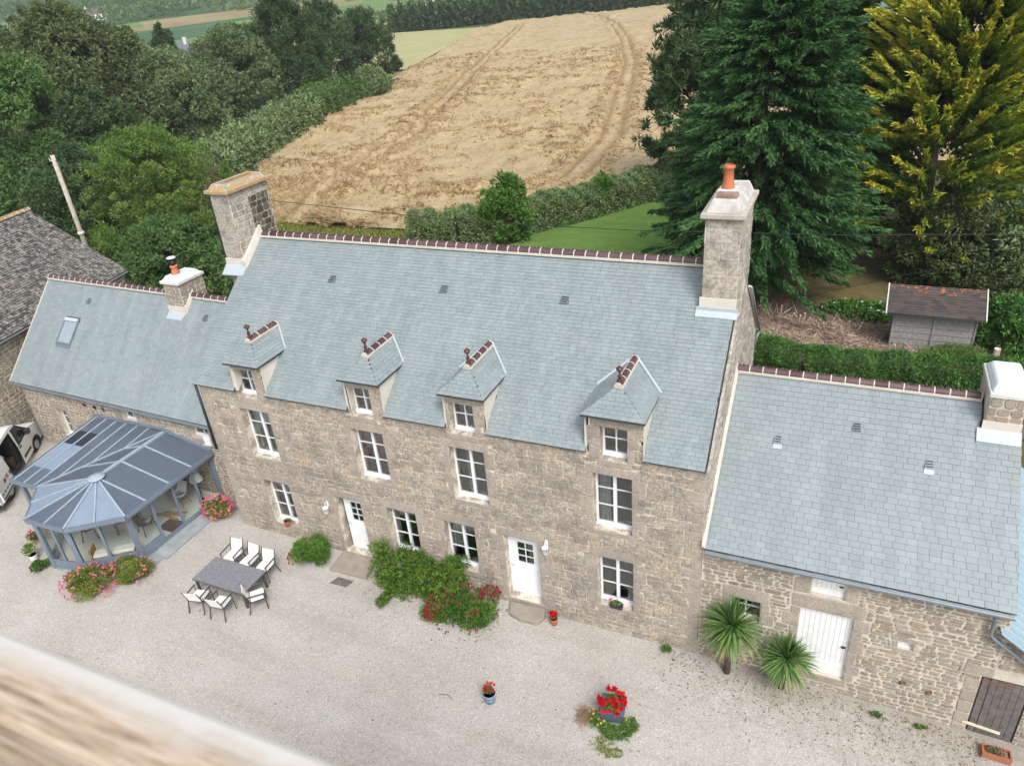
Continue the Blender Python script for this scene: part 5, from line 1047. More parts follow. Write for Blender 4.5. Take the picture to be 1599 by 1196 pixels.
# ------------------------------------------------------------------ dining table and chairs in the yard
gy = g0(2, -2.7); TB = thing('dining_table', (2.0, -2.73, gy), 'long grey slatted garden table standing on the gravel', 'table')
tz = .50; b = MB(); b.box(.97, 3.05, -3.27, -2.2, tz-.06, tz-.035); b.build('table_frame', M_CHF, TB)
for i in range(26): x = .98+i*2.06/26; b = MB(); b.box(x+.004, x+2.06/26-.004, -3.26, -2.21, tz-.035, tz+RNG.uniform(-.002, .003)); b.build('slat', M_TABLE, TB, centre=True)
for x in (1.05, 2.97):
    for y in (-3.19, -2.28): b = MB(); b.bar((x, y, gy), (x, y, tz-.05), .07); b.build('leg', M_CHF, TB)
CH = thing('garden_chair', (0, 0, 0), 'x', 'chair', 'white sling chairs round the garden table')
b = MB(); b.box(-.24, .24, -.24, .22, .40, .425); b.build('seat', M_CHF, CH); b = MB(); b.box(-.22, .22, -.22, .2, .425, .475); b.build('cushion', M_SLING, CH, bevel=.015)
b = MB(); n = 6
for i in range(n): z0_, z1_ = .45+.42*i/n, .45+.42*(i+1)/n; f = lambda z: .22+.13*((z-.45)/.42)**1.1; b.hexa([(-.22, f(z0_), z0_), (.22, f(z0_), z0_), (.22, f(z0_)+.015, z0_), (-.22, f(z0_)+.015, z0_)], [(-.22, f(z1_), z1_), (.22, f(z1_), z1_), (.22, f(z1_)+.015, z1_), (-.22, f(z1_)+.015, z1_)])
b.build('backrest', M_SLING, CH)
for s in (-1, 1):
    b = MB(); b.tube([(s*.25, .22, .38), (s*.25, .26, .6), (s*.25, .37, .9)], .016, 6); b.build('back_post', M_CHF, CH)
    b = MB(); b.bar((s*.27, -.22, 0), (s*.26, -.21, .62), .03); b.build('leg', M_CHF, CH); b = MB(); b.bar((s*.27, .34, 0), (s*.25, .22, .42), .03); b.build('leg', M_CHF, CH)
    b = MB(); b.bar((s*.265, -.25, .64), (s*.26, .27, .66), .045, .022); b.build('armrest', M_CHF, CH)
CL = [((1.28, -1.83), .06, 'garden chair behind the table, nearest the conservatory'), ((1.98, -1.85), -.05, 'garden chair behind the table, the middle one of three'), ((2.66, -1.90), .05, 'garden chair behind the table, nearest the farmhouse door'),
      ((1.56, -3.62), math.pi+.2, 'garden chair in front of the table, at its conservatory end'), ((2.42, -3.60), math.pi+.12, 'garden chair in front of the table, between two others'), ((3.28, -2.98), math.pi-.75, 'garden chair turned askew at the corner of the table')]
for i, ((x, y), rz, lb) in enumerate(CL):
    if i == 0: CH.location = (x, y, g0(x, y)); CH.rotation_euler = (0, 0, rz); CH['label'] = lb
    else: copy_tree(CH, (x, y, g0(x, y)), rz, lb)

# ------------------------------------------------------------------ steps, lids, pots and flowers
def tagm(o, label, cat, group=None): return tag(o, label, cat, group)
b = MB(); b.hexa([(4.38, -.95, -.4), (5.82, -.87, -.4), (5.68, -.0, -.4), (4.3, -.0, -.4)], [(4.42, -.93, -.14), (5.78, -.85, -.14), (5.66, -.01, -.14), (4.34, -.01, -.14)]); tagm(b.build('door_step', M_STEP, centre=True, bevel=.02), 'broad flat granite doorstep below the left front door', 'step')
b = MB(); b.slab([(10.45, -.05, -.7), (10.6, -.5, -.7), (11.0, -.62, -.7), (11.55, -.58, -.7), (11.68, -.3, -.7), (11.6, -.0, -.7)], (0, 0, .3)); tagm(b.build('door_step', M_STEP, centre=True, bevel=.04), 'rounded granite doorstep below the right front door', 'step')
b = MB(); gm = g0(5.1, -1.2); b.slab([(4.75, -1.4, gm+.0), (5.35, -1.36, gm), (5.42, -1.08, gm), (4.85, -1.08, gm)], (0, 0, .03)); tagm(b.build('manhole_cover', M_WOODD, centre=True), 'dark flat drain cover in the gravel before the left doorstep', 'drain cover')
def leafball(t, name, mat, c, R, n, leaf, flat_=.7, lw=.55, tone=None, up=.4, sq=(1, 1), kind=None, ground=None):
    m_ = max(9, int(26*min(1, R))); cc = unit(m_)*np.array([1, 1, .8])*NR.uniform(.35, .85, (m_, 1)); cc[:, 2] = np.abs(cc[:, 2])*.9-.1; k_ = NR.integers(0, m_, n); rl = NR.uniform(.22, .42, m_)
    U_ = unit(n); P = (cc[k_]+U_*rl[k_][:, None]*(.6+.4*NR.random((n, 1))**.5))*np.array([R*sq[0], R*sq[1], R*flat_])*1.08+np.array(c); D = U_*.7+unit(n)*.7+np.array([0, 0, up]); base_t = NR.random(m_)[k_]*.45
    g = g0(c[0], c[1]) if ground is None else ground; k = P[:, 2] > g+.01
    return leafmesh(name, mat, t, P[k], D[k], NR.uniform(.7, 1.3, k.sum())*leaf, NR.uniform(.7, 1.3, k.sum())*leaf*lw, ((base_t+NR.random(n)*.55)[k] if tone is None else tone), kind=kind)
def flowers(t, mat, c, R, n, size, flat_=.7, sq=(1, 1), name='flowers', g=None, front=None):
    """each bloom is a small rosette of petals sitting on the outside of the plant"""
    d = unit(n*3); d = d[(d[:, 2] > -.25)][:n]
    if front is not None: pass
    Q = np.array(c)+d*np.array([R*sq[0], R*sq[1], R*flat_])*NR.uniform(.92, 1.08, (len(d), 1)); g = g0(c[0], c[1]) if g is None else g; Q[:, 2] = np.maximum(Q[:, 2], g+.04)
    k = 7; P = np.repeat(Q, k, 0)+NR.normal(size=(len(Q)*k, 3))*size*.15; D = np.repeat(d, k, 0)*.35+unit(len(P)); tn = np.repeat(NR.random(len(Q)), k)*.7+NR.random(len(P))*.3
    return leafmesh(name, mat, t, P, D, size*NR.uniform(.6, 1, len(P)), size*.8, tn, kind='stuff')
def bush(name, label, cat, c, R, n, leaf, mat, fm=None, nf=0, fs=.05, flat_=.7, sq=(1, 1), group=None, lw=.55):
    g = g0(c[0], c[1]); t = thing(name, (c[0], c[1], g), label, cat, group); b = MB()
    for i in range(7): a_ = i*.9; b.tube([(c[0], c[1], g-.02), (c[0]+R*.5*sq[0]*math.cos(a_), c[1]+R*.5*sq[1]*math.sin(a_), g+R*.45*flat_+(c[2]-g)*.3)], .012, 5)
    b.build('stems', M_BARK, t); leafball(t, 'foliage', mat, c, R, n, leaf, flat_, lw, sq=sq)
    if fm: flowers(t, fm, c, R*1.02, nf, fs, flat_, sq)
    return t
g = -.1
bush('geranium_clump', 'large mound of pink flowers at the outer corner of the conservatory', 'flowers', (-2.62, -4.3, .12), .80, 10000, .06, L_GER, L_PINK, 110, .06, .62, (1.15, .95))
bush('geranium_clump', 'green flowering clump with magenta blooms beside the sliding door', 'flowers', (-1.75, -3.42, .12), .68, 8000, .06, L_GER, L_PINK, 40, .06, .65, (1.15, .95))
bush('geranium_clump', 'bushy pink geraniums between the conservatory and the farmhouse wall', 'flowers', (-1.12, .02, .25), .60, 5000, .055, L_GER, L_PINK, 110, .07, .85, (1.0, .8))
bush('potted_shrub_plant', 'yellow-green leafy plant at the left foot of the conservatory', 'shrub', (-5.05, -4.3, .15), .33, 1300, .06, L_BRI, None, flat_=1.0)
bush('geranium_clump', 'small pink-flowered plant half hidden on the van side of the conservatory', 'flowers', (-6.55, -3.2, .2), .3, 1000, .06, L_BRI, L_PINK, 30, .07, 1.0)
bush('spiky_green_bush', 'round bright green bush beside the left front door', 'shrub', (3.62, -.72, .22), .66, 7000, .11, L_BRI, None, flat_=.95, sq=(1.0, .9), lw=.22)
t = bush('red_valerian', 'thin dark red flowering stems left of the bright green bush', 'flowers', (3.05, -.75, -.02), .3, 500, .05, L_VAL, L_MARO, 60, .05, .9, (.8, 1.5))
t = bush('red_valerian', 'low green bush with maroon flower heads below the wisteria', 'flowers', (9.25, -1.0, -.25), 1.0, 13000, .07, L_BRI, L_MARO, 85, .06, .62, (1.1, .85))
flowers(t, L_MARO, (8.55, -1.35, -.2), .32, 60, .07, .6, name='flowers'); flowers(t, L_MARO, (9.95, -.35, 0), .3, 40, .07, .7, name='flowers')
t = thing('wisteria', (7.3, -.4, -.35), 'sprawling bright green climbing shrub under the two ground-floor windows', 'shrub'); b = MB()
for i in range(9): b.tube([(7.2+.1*i, -.3, -.4), (6.3+.32*i, -.35, .3+.1*math.sin(i)), (6.0+.36*i, -.3, .62)], .02, 5)
b.build('stems', M_BARK, t); cs = []; rs = []
for i in range(105): u = RNG.random(); x = 6.2+2.8*u; yy_ = RNG.uniform(-1.0, -.08); cs.append((x+RNG.uniform(-.1, .1), yy_, RNG.uniform(-.15, .80)+.25*yy_)); rs.append(RNG.uniform(.15, .30))
for i in range(7): cs.append((6.1+RNG.uniform(-.2, .2), -.35, .35+i*.09)); rs.append(.2)
for i in range(10): cs.append((8.75+RNG.uniform(-.15, .2), -.25, .45+i*.05)); rs.append(.17)
for i in range(8): cs.append((6.85+RNG.uniform(-.1, .1), -.8-i*.12, -.25+.02*i)); rs.append(.15)
P_, D_, T_ = clumps(cs, rs, 130, .35, .85, .1, .2); leafmesh('foliage', L_WIS, t, P_, D_, NR.uniform(.06, .12, len(P_)), NR.uniform(.03, .05, len(P_)), T_)
Q = np.array([(7.75, -.6, .32), (7.95, -.55, .18), (8.05, -.62, .05), (8.75, -.45, .2), (7.0, -.6, .5)]); k = 26; P_ = np.repeat(Q, k, 0)+NR.normal(size=(len(Q)*k, 3))*.035; leafmesh('flowers', L_LILA, t, P_, unit(len(P_)), .05, .035, NR.random(len(P_)))
b = MB(); bush('small_weed', 'small green tuft at the foot of the wall near the house corner', 'weed', (15.3, -.2, -.52), .15, 420, .05, L_VAL, None, flat_=1.0)
for (x, y, r, lb) in ((20.6, -.35, .12, 'tiny weed tuft at the barn foot, near the white door'), (21.6, -.3, .12, 'flat dark green weed at the barn foot, farther from the white door')): bush('small_weed', lb, 'weed', (x, y, g0(x, y)+.04), r, 220, .05, L_VAL, None, flat_=.5, sq=(1.4, .7))
# pots
def pot(name, label, x, y, z, r, h, mat, taper=.75, n=20, cat='flowerpot'):
    t = thing(name, (x, y, z), label, cat); b = MB(); b.lathe([(r*taper, 0), (r*.9, h*.5), (r, h*.9), (r*1.04, h*.93), (r*1.04, h), (r*.93, h), (r*.9, h*.82), (.01, h*.82)], (x, y, z), n, True); b.build('pot', mat, t); return t
z = g0(11.3, -3.35); t = pot('flowerpot', 'small blue pot of red geraniums alone on the gravel', 11.32, -3.38, z, .165, .30, M_POT, .8); leafball(t, 'foliage', L_VAL, (11.30, -3.36, z+.40), .15, 380, .05, .8, ground=z); flowers(t, L_REDF, (11.32, -3.34, z+.47), .15, 9, .07, .7, g=z+.35)
z = g0(14.5, -2.7); t = thing('flowerpot', (14.5, -2.72, z), 'square dark blue planter overflowing with bright red geraniums', 'flowerpot'); b = MB(); b.hexa([(14.30, -2.92, z), (14.76, -2.84, z), (14.70, -2.42, z), (14.24, -2.5, z)], [(14.22, -3.0, z+.45), (14.84, -2.90, z+.45), (14.76, -2.34, z+.45), (14.15, -2.44, z+.45)])
b.f = [f for i, f in enumerate(b.f) if i != 1]; b.sm = b.sm[:len(b.f)]; b.hexa([(14.21, -3.01, z+.42), (14.85, -2.91, z+.42), (14.77, -2.33, z+.42), (14.14, -2.43, z+.42)], [(14.26, -2.96, z+.44), (14.80, -2.87, z+.44), (14.73, -2.38, z+.44), (14.19, -2.47, z+.44)]); b.build('planter', flat('navy_planter', (.09,.125,.18), .6, .3, 12), t)
leafball(t, 'foliage', L_VAL, (14.48, -2.68, z+.52), .33, 1100, .06, .6, ground=z); flowers(t, L_REDF, (14.47, -2.70, z+.56), .33, 34, .11, .75, g=z+.3)
t = thing('weed_patch', (14.4, -3.1, z), 'ring of weeds and yellow flowers round the square blue planter', 'weeds'); leafball(t, 'foliage', L_VAL, (14.55, -3.12, z+.05), .5, 1000, .08, .16, sq=(1.0, .6), ground=z-.02); flowers(t, L_YELF, (14.1, -2.98, z+.1), .24, 13, .05, .6, g=z+.08); flowers(t, L_YELF, (14.92, -2.85, z+.1), .08, 3, .05, .6, g=z+.1); leafball(t, 'foliage', L_VAL, (14.98, -2.85, z+.08), .25, 260, .09, .5, ground=z); leafball(t, 'foliage', L_VAL, (14.1, -2.98, z+.08), .22, 260, .06, .5, ground=z); leafball(t, 'foliage', L_GRA, (14.6, -3.55, z+.02), .4, 360, .06, .1, sq=(1.2, .8), ground=z-.02)
n = 700; P_ = np.array([13.82, -2.95, z+.02])+NR.normal(size=(n, 3))*np.array([.12, .13, .03]); P_[:, 2] = np.abs(P_[:, 2]-z)+z; tag(leafmesh('dry_weed_heap', L_DRY, None, P_, NR.normal(size=(n, 3))*np.array([1, 1, .25]), .14, .012, NR.random(n)), 'small heap of pulled dry weeds left of the square blue planter', 'dry weeds', kind='stuff')
z = g0(11.6, -.2); t = pot('flowerpot', 'small terracotta pot with a red plant beside the right doorstep', 11.98, -.32, z, .12, .22, M_TERRA, .75); leafball(t, 'foliage', L_REDF, (11.95, -.3, z+.36), .13, 160, .06, 1.1, ground=z); leafball(t, 'foliage', L_VAL, (12.0, -.3, z+.28), .14, 160, .05, .8, ground=z)
z = LW[0][2]; t = pot('flowerpot', 'round red pot on the sill of the leftmost ground-floor window', 2.15, -.02, z+.0, .11, .18, flat('red_glazed_pot', (.55,.08,.07), .4), .8); leafball(t, 'foliage', L_VAL, (2.2, -.02, z+.22), .12, 160, .05, .6, ground=z+.1); leafball(t, 'foliage', L_DRY, (2.35, -.0, z+.15), .1, 80, .05, .6, ground=z+.05)
z = LW[1][2]; t = pot('flowerpot', 'small red-flowered pot on the sill above the wisteria', 7.15, -.02, z, .09, .14, M_BLK, .8); flowers(t, L_PINK, (7.15, -.02, z+.16), .09, 9, .07, .7, g=z); leafball(t, 'foliage', L_VAL, (7.15, 0, z+.13), .1, 90, .05, .6, ground=z)
z = LW[3][2]; t = thing('window_box', (13.8, 0, z), 'dark window box with a few pink flowers under the rightmost window', 'window box'); b = MB(); b.box(13.62, 13.98, -.06, .08, z, z+.13); b.build('box', M_PLAS, t); leafball(t, 'foliage', L_VAL, (13.82, 0, z+.17), .17, 260, .05, .5, sq=(1.1, .5), ground=z+.08); flowers(t, L_PINK, (13.68, 0, z+.24), .07, 7, .05, 1, g=z+.1)
z = g0(-5.66, -3.9); t = pot('flowerpot', 'white pot of pale yellow-green leaves by the conservatory corner', -5.75, -4.0, z, .14, .24, M_WHT, .8); leafball(t, 'foliage', L_YEL, (-5.85, -3.95, z+.46), .3, 500, .06, .8, ground=z+.1)
z = g0(23.2, -.5); t = thing('trough', (23.1, -.42, z), 'orange plastic trough of withered plants before the dark plank door', 'trough'); b = MB()
for a_ in ((22.9, 23.5, -.62, -.59), (22.9, 23.5, -.37, -.34), (22.9, 22.93, -.59, -.37), (23.47, 23.5, -.59, -.37)): b.box(*a_, z, z+.18)
b.box(22.93, 23.47, -.59, -.37, z, z+.12); b.build('box', flat('weathered_terracotta', (.34,.13,.07), .8, .2, 8), t); leafball(t, 'plants', L_DRY, (23.2, -.48, z+.17), .16, 200, .06, .6, sq=(1.4, .7), ground=z)
leafball(t, 'plants', L_VAL, (23.1, -.48, z+.17), .14, 120, .06, .6, sq=(1.4, .7), ground=z)
b = MB(); b.tube([(9.95, -3.72, g0(10, -3.7)+.01), (10.2, -3.66, g0(10, -3.7)+.015), (10.38, -3.74, g0(10, -3.7)+.01)], .007, 5); tagm(b.build('fallen_stick', M_BARK), 'thin fallen twig on the gravel left of the small blue pot', 'twig')
# cordyline / yucca
def yucca(label, x, y, h, n, L):
    z = g0(x, y); t = thing('yucca', (x, y, z), label, 'yucca', 'spiky yuccas against the barn wall'); b = MB(); b.tube([(x, y, z-.05), (x+.03, y, z+h*.5), (x+.06, y, z+h)], [.10, .08, .07], 9); b.build('trunk', M_BARK, t); c = Vector((x+.06, y, z+h))
    vs_ = []; fs_ = []; tn = []
    for i in range(n):
        a_ = RNG.random()*2*math.pi; el = math.radians(RNG.uniform(-62, 88)); l = L*RNG.uniform(.75, 1.1)*(1 if el > -.3 else .92); d = Vector((math.cos(a_)*math.cos(el), math.sin(a_)*math.cos(el), math.sin(el))); s = d.cross(Z_); s = s.normalized() if s.length > .05 else X_; w_ = .022
        sag = .28*max(0, math.cos(el)); k = len(vs_); q = [(0, .6), (.35, 1), (.7, .75), (1, .02)]
        for tt, ww in q: p = c+d*(l*tt)-Z_*(sag*l*tt*tt); vs_ += [tuple(p-s*w_*ww), tuple(p+s*w_*ww)]
        for j in range(3): fs_.append((k+2*j, k+2*j+1, k+2*j+3, k+2*j+2)); tn.append(min(1, max(0, (.78+RNG.random()*.2 if el < -.6 else RNG.random()*.6))))
    m = MB(); m.raw(vs_, fs_); o = m.build('leaves', L_YUC, t); at = o.data.attributes.new('tone', 'FLOAT', 'FACE'); at.data.foreach_set('value', tn); return t
yucca('tall yucca with a bare trunk in front of the arched barn window', 16.95, -.35, 1.75, 330, 1.0); yucca('shorter yucca beside the white barn door, its lower leaves yellowed', 18.33, -.35, 1.1, 300, .85)
# fallen leaves and bits on the gravel
n = 2300; k_ = NR.random(n); x = np.where(k_ < .55, 15+NR.random(n)**.8*8, np.where(k_ < .75, 6+NR.random(n)*4.5, NR.random(n)*24)); y = np.where(k_ < .55, -.1-np.abs(NR.normal(size=n))*.9, np.where(k_ < .75, -.2-np.abs(NR.normal(size=n))*.9, -.3-NR.random(n)*7))
P_ = np.stack([x, y, gz(x, y)+.015], 1); leafmesh('fallen_leaves', L_DEB, None, P_, NR.normal(size=(n, 3))*np.array([1, 1, .15]), NR.uniform(.025, .075, n), NR.uniform(.012, .04, n), NR.random(n), kind='stuff')
n = 160; P_ = np.array([9.1, -.9, -.45])+NR.normal(size=(n, 3))*np.array([.75, .55, 0]); P_[:, 2] = gz(P_[:, 0], P_[:, 1])+.02; leafmesh('fallen_petals', L_MARO, None, P_, unit(n)*np.array([1, 1, .1]), .05, .03, NR.random(n), kind='stuff')

# ------------------------------------------------------------------ van
def van():
    t = thing('van', (0, 0, 0), 'white van parked by the left wing with its side sliding door open', 'van'); L, W_, H = 4.1, 1.68, 1.82
    pr = [(-2.05, .35), (-2.05, 1.05), (-1.98, 1.70), (-1.85, 1.80), (.25, 1.82), (.55, 1.74), (1.15, 1.14), (1.75, .98), (2.02, .80), (2.08, .38)]
    def arch(cx, r=.36, z0_=.28): return [(cx+r*math.cos(a), z0_+r*math.sin(a)) for a in [math.pi*i/8 for i in range(9)]]
    low = [(2.08, .28)]+arch(1.28)+arch(-1.28)+[(-2.05, .28)]
    out = pr+low; sx = W_/2
    b = MB(); inset = lambda z: .0 if z < 1.0 else (z-1.0)*.14
    n = len(pr); 
    for i in range(n-1): (x0, z0_), (x1, z1_) = pr[i], pr[i+1]; b.poly([(x0, -sx+inset(z0_), z0_), (x1, -sx+inset(z1_), z1_), (x1, sx-inset(z1_), z1_), (x0, sx-inset(z0_), z0_)])
    # left flank whole, right flank with the open doorway between x=-.85 and .15
    for s in (1, -1):
        def q(pts): p = [(x, s*(sx-inset(z)), z) for x, z in pts]; b.poly(p if s > 0 else p[::-1])
        q([(-2.05, .28), (-2.05, .70), (-1.65, .70), (-1.64, .28)]); q([(-2.05, .7), (-2.05, 1.05), (-.9, 1.05), (-.9, .7)]); q([(-2.05, 1.05), (-1.98, 1.7), (-.9, 1.7), (-.9, 1.05)]); q([(-1.98, 1.7), (-1.85, 1.80), (.25, 1.82), (.3, 1.7)])
        q([(-.92, .28), (-.92, .7), (-.9, .7), (-.9, .28)]) ; q(arch(-1.28)+[(-1.64, .7), (-.92, .7)][::1]) if False else None
        aa = arch(-1.28); q([(-.92, .70)]+aa+[(-1.64, .70)]) ; aa = arch(1.28); q([(1.64, .70)]+aa+[(.92, .70)])
        if s > 0: q([(-.9, .28), (-.9, 1.7), (.12, 1.7), (.12, .28)])
        q([(.12, .28), (.12, 1.02), (1.0, 1.06), (.92, .7), (.92, .28)]); q([(.12, 1.02), (.12, 1.7), (.25, 1.7), (.2, 1.05)]); q([(.25, 1.7), (.3, 1.7), (.25, 1.82), (.55, 1.74), (.6, 1.66)]); q([(.92, .7), (1.0, 1.06), (1.15, 1.14), (1.75, .98), (2.02, .8), (2.05, .7)]); q([(1.64, .28), (1.64, .7), (2.05, .7), (2.08, .28)])
        w_ = MB(); p = [(x, s*(sx-inset(z)+.004), z) for x, z in ((.22, 1.07), (.27, 1.66), (.58, 1.64), (1.0, 1.18), (1.0, 1.08))]; w_.slab(p, (0, s*-.02, 0)); w_.build('side_window', flat('dark_van_glass', (.015,.02,.025), .08), t)
    b.build('body', M_VAN, t)
    w_ = MB(); w_.slab([(.60, -.66, 1.70), (1.14, -.74, 1.17), (1.14, .74, 1.17), (.60, .66, 1.70)], (.01, 0, .012)); w_.build('windscreen', MATS['dark_van_glass'], t)
    i = MB(); i.box(-1.9, .1, -.7, .7, .42, .46); i.box(.08, .12, -.72, .72, .42, 1.66); i.build('load_floor', M_PLAS, t)
    for a_, m_ in (((-.8, -.3, -.5, .1, .46, .95), flat('grey_crate', (.35,.34,.30), .8)), ((-.25, .02, -.62, -.2, .46, .78), flat('brown_bag', (.09,.05,.035), .9))): i = MB(); i.box(*a_); o = i.build('load_box', m_, t, bevel=.03)
    i = MB(); i.hexa([(-.7, -.55, .95), (-.2, -.45, .95), (-.2, -.3, .95), (-.7, -.35, .95)], [(-.8, -.3, 1.4), (-.3, -.2, 1.4), (-.3, -.1, 1.4), (-.8, -.2, 1.4)]); i.build('white_sheet', M_SLING, t)
    for cx in (-1.28, 1.28):
        for s in (-1, 1):
            w_ = MB(); w_.tube([(cx, s*(sx-.19), .29), (cx, s*(sx-.01), .29)], .3, 20); W1 = w_.build('wheel', M_TYRE, t); w_ = MB(); w_.tube([(cx, s*(sx-.02), .29), (cx, s*(sx+.004), .29)], .17, 12); w_.build('rim', M_HUB, W1)
            w_ = MB(); k = MB(); 
            for j in range(8): a0, a1 = math.pi*j/8, math.pi*(j+1)/8; w_.poly([(cx+.37*math.cos(a0), s*(sx+.006), .28+.37*math.sin(a0)), (cx+.37*math.cos(a1), s*(sx+.006), .28+.37*math.sin(a1)), (cx+.31*math.cos(a1), s*(sx+.006), .28+.31*math.sin(a1)), (cx+.31*math.cos(a0), s*(sx+.006), .28+.31*math.sin(a0))])
            w_.build('wheel_arch', M_PLAS, t)
    for s in (-1, 1):
        m_ = MB(); m_.box(.78, .92, s*(sx+.02) if s > 0 else -sx-.2, s*(sx+.2) if s > 0 else -sx-.02, 1.08, 1.3); m_.build('mirror', M_PLAS, t, bevel=.03); m_ = MB(); m_.box(.2, .36, s*sx-.012, s*sx+.012, .92, .98); m_.build('handle', M_PLAS, t); m_ = MB(); m_.box(.25, .85, s*sx-.012, s*sx+.012, .45, .55); m_.build('side_moulding', M_PLAS, t)
    bm_ = MB(); bm_.box(1.98, 2.14, -.8, .8, .28, .52); bm_.build('bumper', M_PLAS, t, bevel=.04); bm_ = MB(); bm_.box(-2.14, -2.03, -.8, .8, .28, .5); bm_.build('bumper', M_PLAS, t, bevel=.03)
    # the sliding door pushed back along the right flank
    d = MB(); d.slab([(-1.98, -sx-.09, .36), (-.98, -sx-.09, .36), (-.98, -sx-.09, 1.02), (-1.98, -sx-.09, 1.02)], (0, .05, 0)); d.slab([(-1.98, -sx-.09, 1.02), (-.98, -sx-.09, 1.02), (-.98, -sx+.02, 1.68), (-1.95, -sx+.02, 1.68)], (0, .05, 0)); DD = d.build('sliding_door', M_VAN, t)
    d = MB(); d.box(-1.08, -.99, -sx-.105, -sx-.09, .82, .95); d.build('handle', M_PLAS, DD); d = MB(); d.box(-1.9, -1.05, -sx-.10, -sx-.09, .40, .46); d.build('side_moulding', M_PLAS, DD)
    lg = MB(); lg.box(-1.36, -1.2, -sx-.094, -sx-.09, .84, .99); lg.build('red_mark', flat('faded_red', (.62,.18,.2), .5), DD); lg = MB(); lg.poly([(-1.56, -sx-.094, .80), (-1.40, -sx-.094, .82), (-1.44, -sx-.094, .97), (-1.52, -sx-.094, .95)]); lg.build('dark_mark', flat('navy_mark', (.01,.02,.05), .5), DD)
    lg = MB(); x = -1.92
    for wd_ in (2, 2, 2, 2, 2):
        for j in range(wd_): lg.box(x, x+.045, -sx-.094, -sx-.09, .56, .64); lg.box(x+.02, x+.03, -sx-.0945, -sx-.094, .58, .62) ; x += .065
        x += .05
    lg.build('lettering', flat('grey_lettering', (.12,.12,.11), .6), DD); return t
V_ = van(); V_.rotation_euler = (0, 0, math.radians(128.6)); V_.location = (-11.51, -1.09, .16); V_.scale = (1.35, 1.08, 1.08)

# ------------------------------------------------------------------ garden behind: hedges, shed, cut stumps
SH = thing('shed', (22.3, 19.2, 0), 'grey weathered garden shed with an orange-lichened dark roof', 'shed')
b = MB(); b.box(20.8, 23.92, 18.6, 20.4, 0, 2.1); b.build('wall', M_WOODG, SH)
for j in range(7):
    for i in range(2): x0 = 20.78+i*1.58; q = MB(); q.hexa([(x0, 18.55, .1+j*.285), (x0+1.56, 18.55, .1+j*.285), (x0+1.56, 18.6, .1+j*.285), (x0, 18.6, .1+j*.285)], [(x0, 18.58, .37+j*.285), (x0+1.56, 18.58, .37+j*.285), (x0+1.56, 18.6, .37+j*.285), (x0, 18.6, .37+j*.285)]); q.build('plank', M_WOODG, SH, centre=True)
for x in (20.78, 22.34, 23.9): q = MB(); q.box(x-.03, x+.03, 18.52, 18.6, 0, 2.1); q.build('batten', M_WOODG, SH)
b = MB(); SV = Vector((0, 1.2, .85)); b.slab([(20.45, 18.15, 2.25), (24.1, 18.1, 2.25), (24.1, 19.35, 3.1), (20.45, 19.4, 3.1)], (0, 0, -.05)); b.slab([(20.45, 19.35, 3.1), (24.1, 19.35, 3.1), (24.1, 20.7, 2.2), (20.45, 20.7, 2.2)], (0, 0, -.05)); SR = b.build('roof', M_DECK, SH)
emit(slates(Vector((20.45, 18.12, 2.26)), X_, SV, [(0, 0), (3.65, 0), (3.65, SV.length), (0, SV.length)], .3, .13, tail=.015), 'shingle', M_SHR, SR, 300)
for x in (20.42, 24.13): q = MB(); q.bar((x, 18.1, 2.2), (x, 19.37, 3.1), .05, .16); q.build('bargeboard', flat('pale_board', (.55,.54,.50), .8), SH)
hedge('clipped_conifer_hedge', 'long clipped dark green conifer hedge behind the barn', [(14.8, 16.8), (17.5, 15.9), (21, 16.2), (25.5, 16.6), (31, 17)], 1.6, 1.12, 3000, .13, L_THU, jit=.05, lw=.3)
hedge('laurel_hedge', 'grey-green leafy hedge between the lawn and the wheat', [(-9.5, 28.2), (-6.5, 29.6), (-3.5, 32.0), (0, 36.5), (4.0, 42.5), (8, 49)], 2.7, 2.15, 2300, .17, L_HED, jit=.07)
hedge('overgrown_hedge', 'tall grey-green shrub hedge along the left edge of the wheat', [(-37.5, 38.5), (-42.5, 46.5), (-47.5, 58.5), (-52, 73)], 4.2, 3.3, 520, .36, L_HED, jit=.2)
hedge('overgrown_hedge', 'darker green part of the hedge nearer the pine trees', [(-52.5, 72), (-55.5, 84), (-58.5, 93)], 4, 3.2, 420, .38, L_OAK, jit=.25)
hedge('bank_hedge', 'long dark hedge along the far end of the wheat field', [(-148, 250, 0), (-126, 268, 0), (-104, 282, 0), (-84, 296, 0), (-60, 312, 0), (-35, 330, 0)], 12, 6.5, 130, 1.7, L_PINE, jit=.3)
